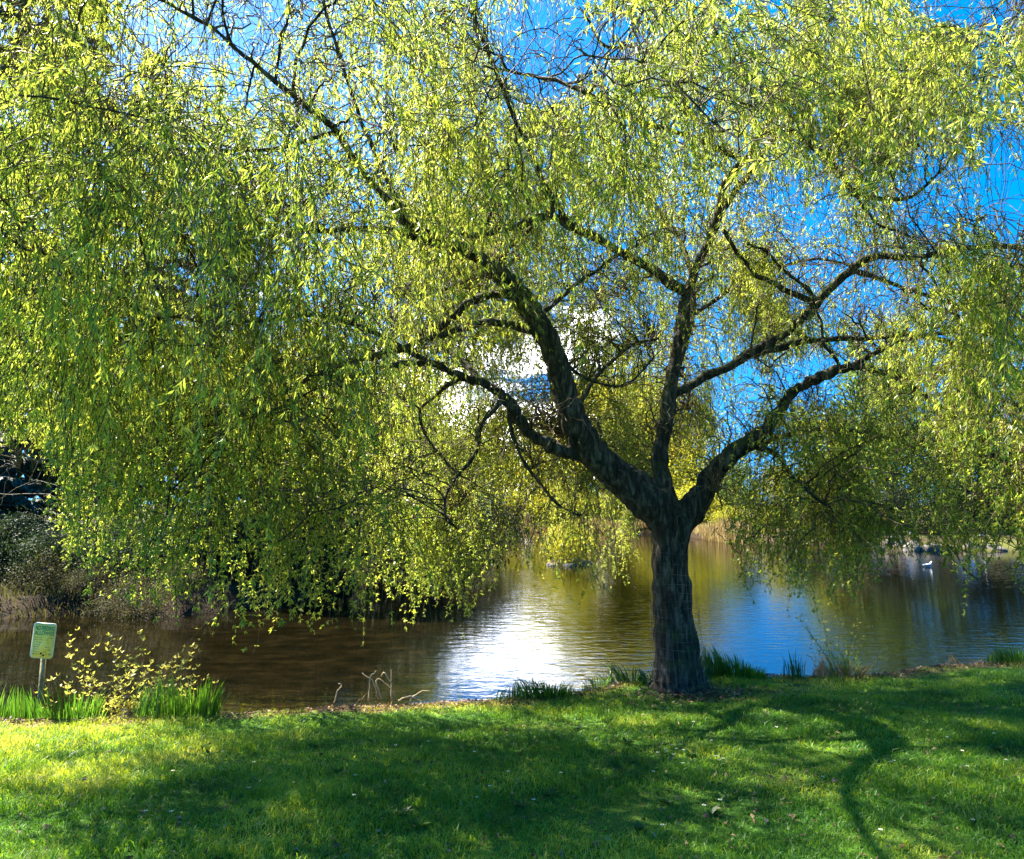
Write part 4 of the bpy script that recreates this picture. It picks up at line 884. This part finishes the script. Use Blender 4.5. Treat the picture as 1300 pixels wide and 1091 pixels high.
# daisies
a = np.arange(12)*2*math.pi/12; Vp = []; Qp = []
for k in range(12):
    d = np.array([math.cos(a[k]), math.sin(a[k]), 0]); s2 = np.array([-d[1], d[0], 0]); b = len(Vp)
    Vp += [d*.002+[0, 0, .03], d*.008+s2*.002+[0, 0, .032], d*.012+[0, 0, .031], d*.008-s2*.002+[0, 0, .032]]; Qp.append([b, b+1, b+2, b+3])
pm = mesh_from('petals', np.array(Vp), np.array(Qp)); pm.materials.append(M['petal'])
V, q, T = tubes(np.array([[0, 0, .029], [0, 0, .033], [0, 0, .035]]), np.array([.003, .0035, .002]), 8); ym = mesh_from('centre', V, q, T); ym.materials.append(M['yolk'])
wr = np.random.RandomState(4)
def weed(px, py, k):
    c = atz(px, py, .58); z0 = float(gz(c[0], c[1])[0]); n = 14
    a = wr.uniform(0, 6.28, n); D = nrm(np.stack([np.cos(a), np.sin(a), wr.uniform(.25, .9, n)], -1)); L = wr.uniform(.03, .075, n)
    V, q = leaf_quads(np.zeros((n, 3))+[0, 0, .005], D, np.tile([0, 0, 1.], (n, 1)), L, L*.38)
    o = obj('lawn_weed', V, q, None, M['darkblade'], attrs={'rnd': ('FACE', wr.uniform(.3, 1, n))}, loc=(c[0], c[1], z0))
    tag(o, 'flat rosette weed growing in the lawn', 'weed', 'rosette weeds in the lawn')
for k in range(36): weed(wr.uniform(10, 1290), 915+wr.uniform()**1.2*160, k)
dl = [(1150*0+853, 940), (858, 946), (862, 939), (846, 950), (868, 948), (855, 955), (835, 952), (880, 905), (918, 962)]
rr = np.random.RandomState(9)
dl += list(zip(rr.uniform(0, 1300, 52), 912+rr.uniform(0, 1, 52)**1.3*165))
for px_, py_ in dl:
    c = atz(px_, py_, .60); z = float(gz(c[0], c[1])[0])
    t = thing('daisy', 'tiny white daisy scattered in the lawn', 'flower', (c[0], c[1], z), rr.uniform(0, 6), 'white daisies scattered in the lawn')
    link('petals', pm, None, t); link('centre', ym, None, t)

# ---------------------------------------------------------------- light, sky, camera
AZ = math.radians(-54); EL = math.radians(50)
sd = Vector((math.sin(AZ)*math.cos(EL), math.cos(AZ)*math.cos(EL), math.sin(EL)))
L = bpy.data.lights.new('sun', 'SUN'); L.energy = 5; L.angle = math.radians(.53); L.color = (1, .95, .84)
lo = bpy.data.objects.new('sun', L); COL.objects.link(lo); lo.rotation_euler = sd.to_track_quat('Z', 'Y').to_euler()
W = bpy.data.worlds.new('World'); sc.world = W; W.use_nodes = True; nt = W.node_tree; nt.nodes.clear()
out = nt.nodes.new('ShaderNodeOutputWorld'); bg = N(nt, 'Background'); bg.inputs[1].default_value = .1
sky = N(nt, 'TexSky', sky_type='NISHITA'); sky.sun_disc = False; sky.sun_elevation = EL; sky.sun_rotation = AZ
sky.dust_density = .3; sky.ozone_density = 3
hs = N(nt, 'HueSaturation'); hs.inputs['Saturation'].default_value = 1.45; hs.inputs['Value'].default_value = .78
nt.links.new(sky.outputs[0], hs.inputs['Color'])
tc = N(nt, 'TexCoord'); up = N(nt, 'VectorMath', operation='ADD'); up.inputs[1].default_value = (0, 0, .32); nt.links.new(tc.outputs['Generated'], up.inputs[0])
un = N(nt, 'VectorMath', operation='NORMALIZE'); nt.links.new(up.outputs[0], un.inputs[0]); nt.links.new(un.outputs[0], sky.inputs['Vector']); sx = N(nt, 'SeparateXYZ'); nt.links.new(tc.outputs['Generated'], sx.inputs[0])
az_ = N(nt, 'Math', operation='ADD'); nt.links.new(sx.outputs['Z'], az_.inputs[0]); az_.inputs[1].default_value = .12
dv = N(nt, 'VectorMath', operation='DIVIDE'); nt.links.new(tc.outputs['Generated'], dv.inputs[0]); cb = N(nt, 'CombineXYZ')
for k in range(3): nt.links.new(az_.outputs[0], cb.inputs[k])
nt.links.new(cb.outputs[0], dv.inputs[1])
cn = noise(nt, 1.1, 8, dv.outputs[0], .6)
# cumulus bank low over the far shore
cd = at(635, 492, 50)-np.array([0, 0, CZ]); cd = cd/np.linalg.norm(cd)
dt = N(nt, 'VectorMath', operation='DOT_PRODUCT'); nt.links.new(tc.outputs['Generated'], dt.inputs[0]); dt.inputs[1].default_value = tuple(cd)
mr = N(nt, 'MapRange'); mr.interpolation_type = 'SMOOTHSTEP'; nt.links.new(dt.outputs['Value'], mr.inputs[0]); mr.inputs[1].default_value = .965; mr.inputs[2].default_value = .999; mr.inputs[3].default_value = -.12; mr.inputs[4].default_value = .13
ad = N(nt, 'Math', operation='ADD'); nt.links.new(cn.outputs['Fac'], ad.inputs[0]); nt.links.new(mr.outputs[0], ad.inputs[1])
lw = N(nt, 'MapRange'); nt.links.new(sx.outputs['Z'], lw.inputs[0]); lw.inputs[1].default_value = .28; lw.inputs[2].default_value = .42; lw.inputs[3].default_value = 0; lw.inputs[4].default_value = -.3
ad2 = N(nt, 'Math', operation='ADD'); nt.links.new(ad.outputs[0], ad2.inputs[0]); nt.links.new(lw.outputs[0], ad2.inputs[1])
cf = ramp(nt, ad2.outputs[0], [(.55, (0, 0, 0)), (.68, (1, 1, 1))])
mx = N(nt, 'Mix', data_type='RGBA'); nt.links.new(cf, mx.inputs[0]); nt.links.new(hs.outputs[0], mx.inputs[6]); mx.inputs[7].default_value = (34, 33.6, 33, 1)
nt.links.new(mx.outputs[2], bg.inputs[0]); nt.links.new(bg.outputs[0], out.inputs[0])

cam = bpy.data.cameras.new('camera'); co_ = bpy.data.objects.new('camera', cam); COL.objects.link(co_)
cam.sensor_width = 36; cam.sensor_fit = 'HORIZONTAL'; cam.lens = F/1300*36; cam.shift_y = -44/1300; cam.clip_end = 5000; cam.clip_start = .05
co_.location = (0, 0, CZ); co_.rotation_euler = (math.pi/2+PIT, 0, 0); sc.camera = co_
sc.view_settings.view_transform = 'Standard'; sc.view_settings.look = 'None'; sc.view_settings.exposure = 2.55; sc.view_settings.gamma = 1
try:
    sc.cycles.max_bounces = 7; sc.cycles.diffuse_bounces = 5; sc.cycles.glossy_bounces = 2; sc.cycles.transmission_bounces = 3; sc.cycles.caustics_reflective = False
except Exception: pass
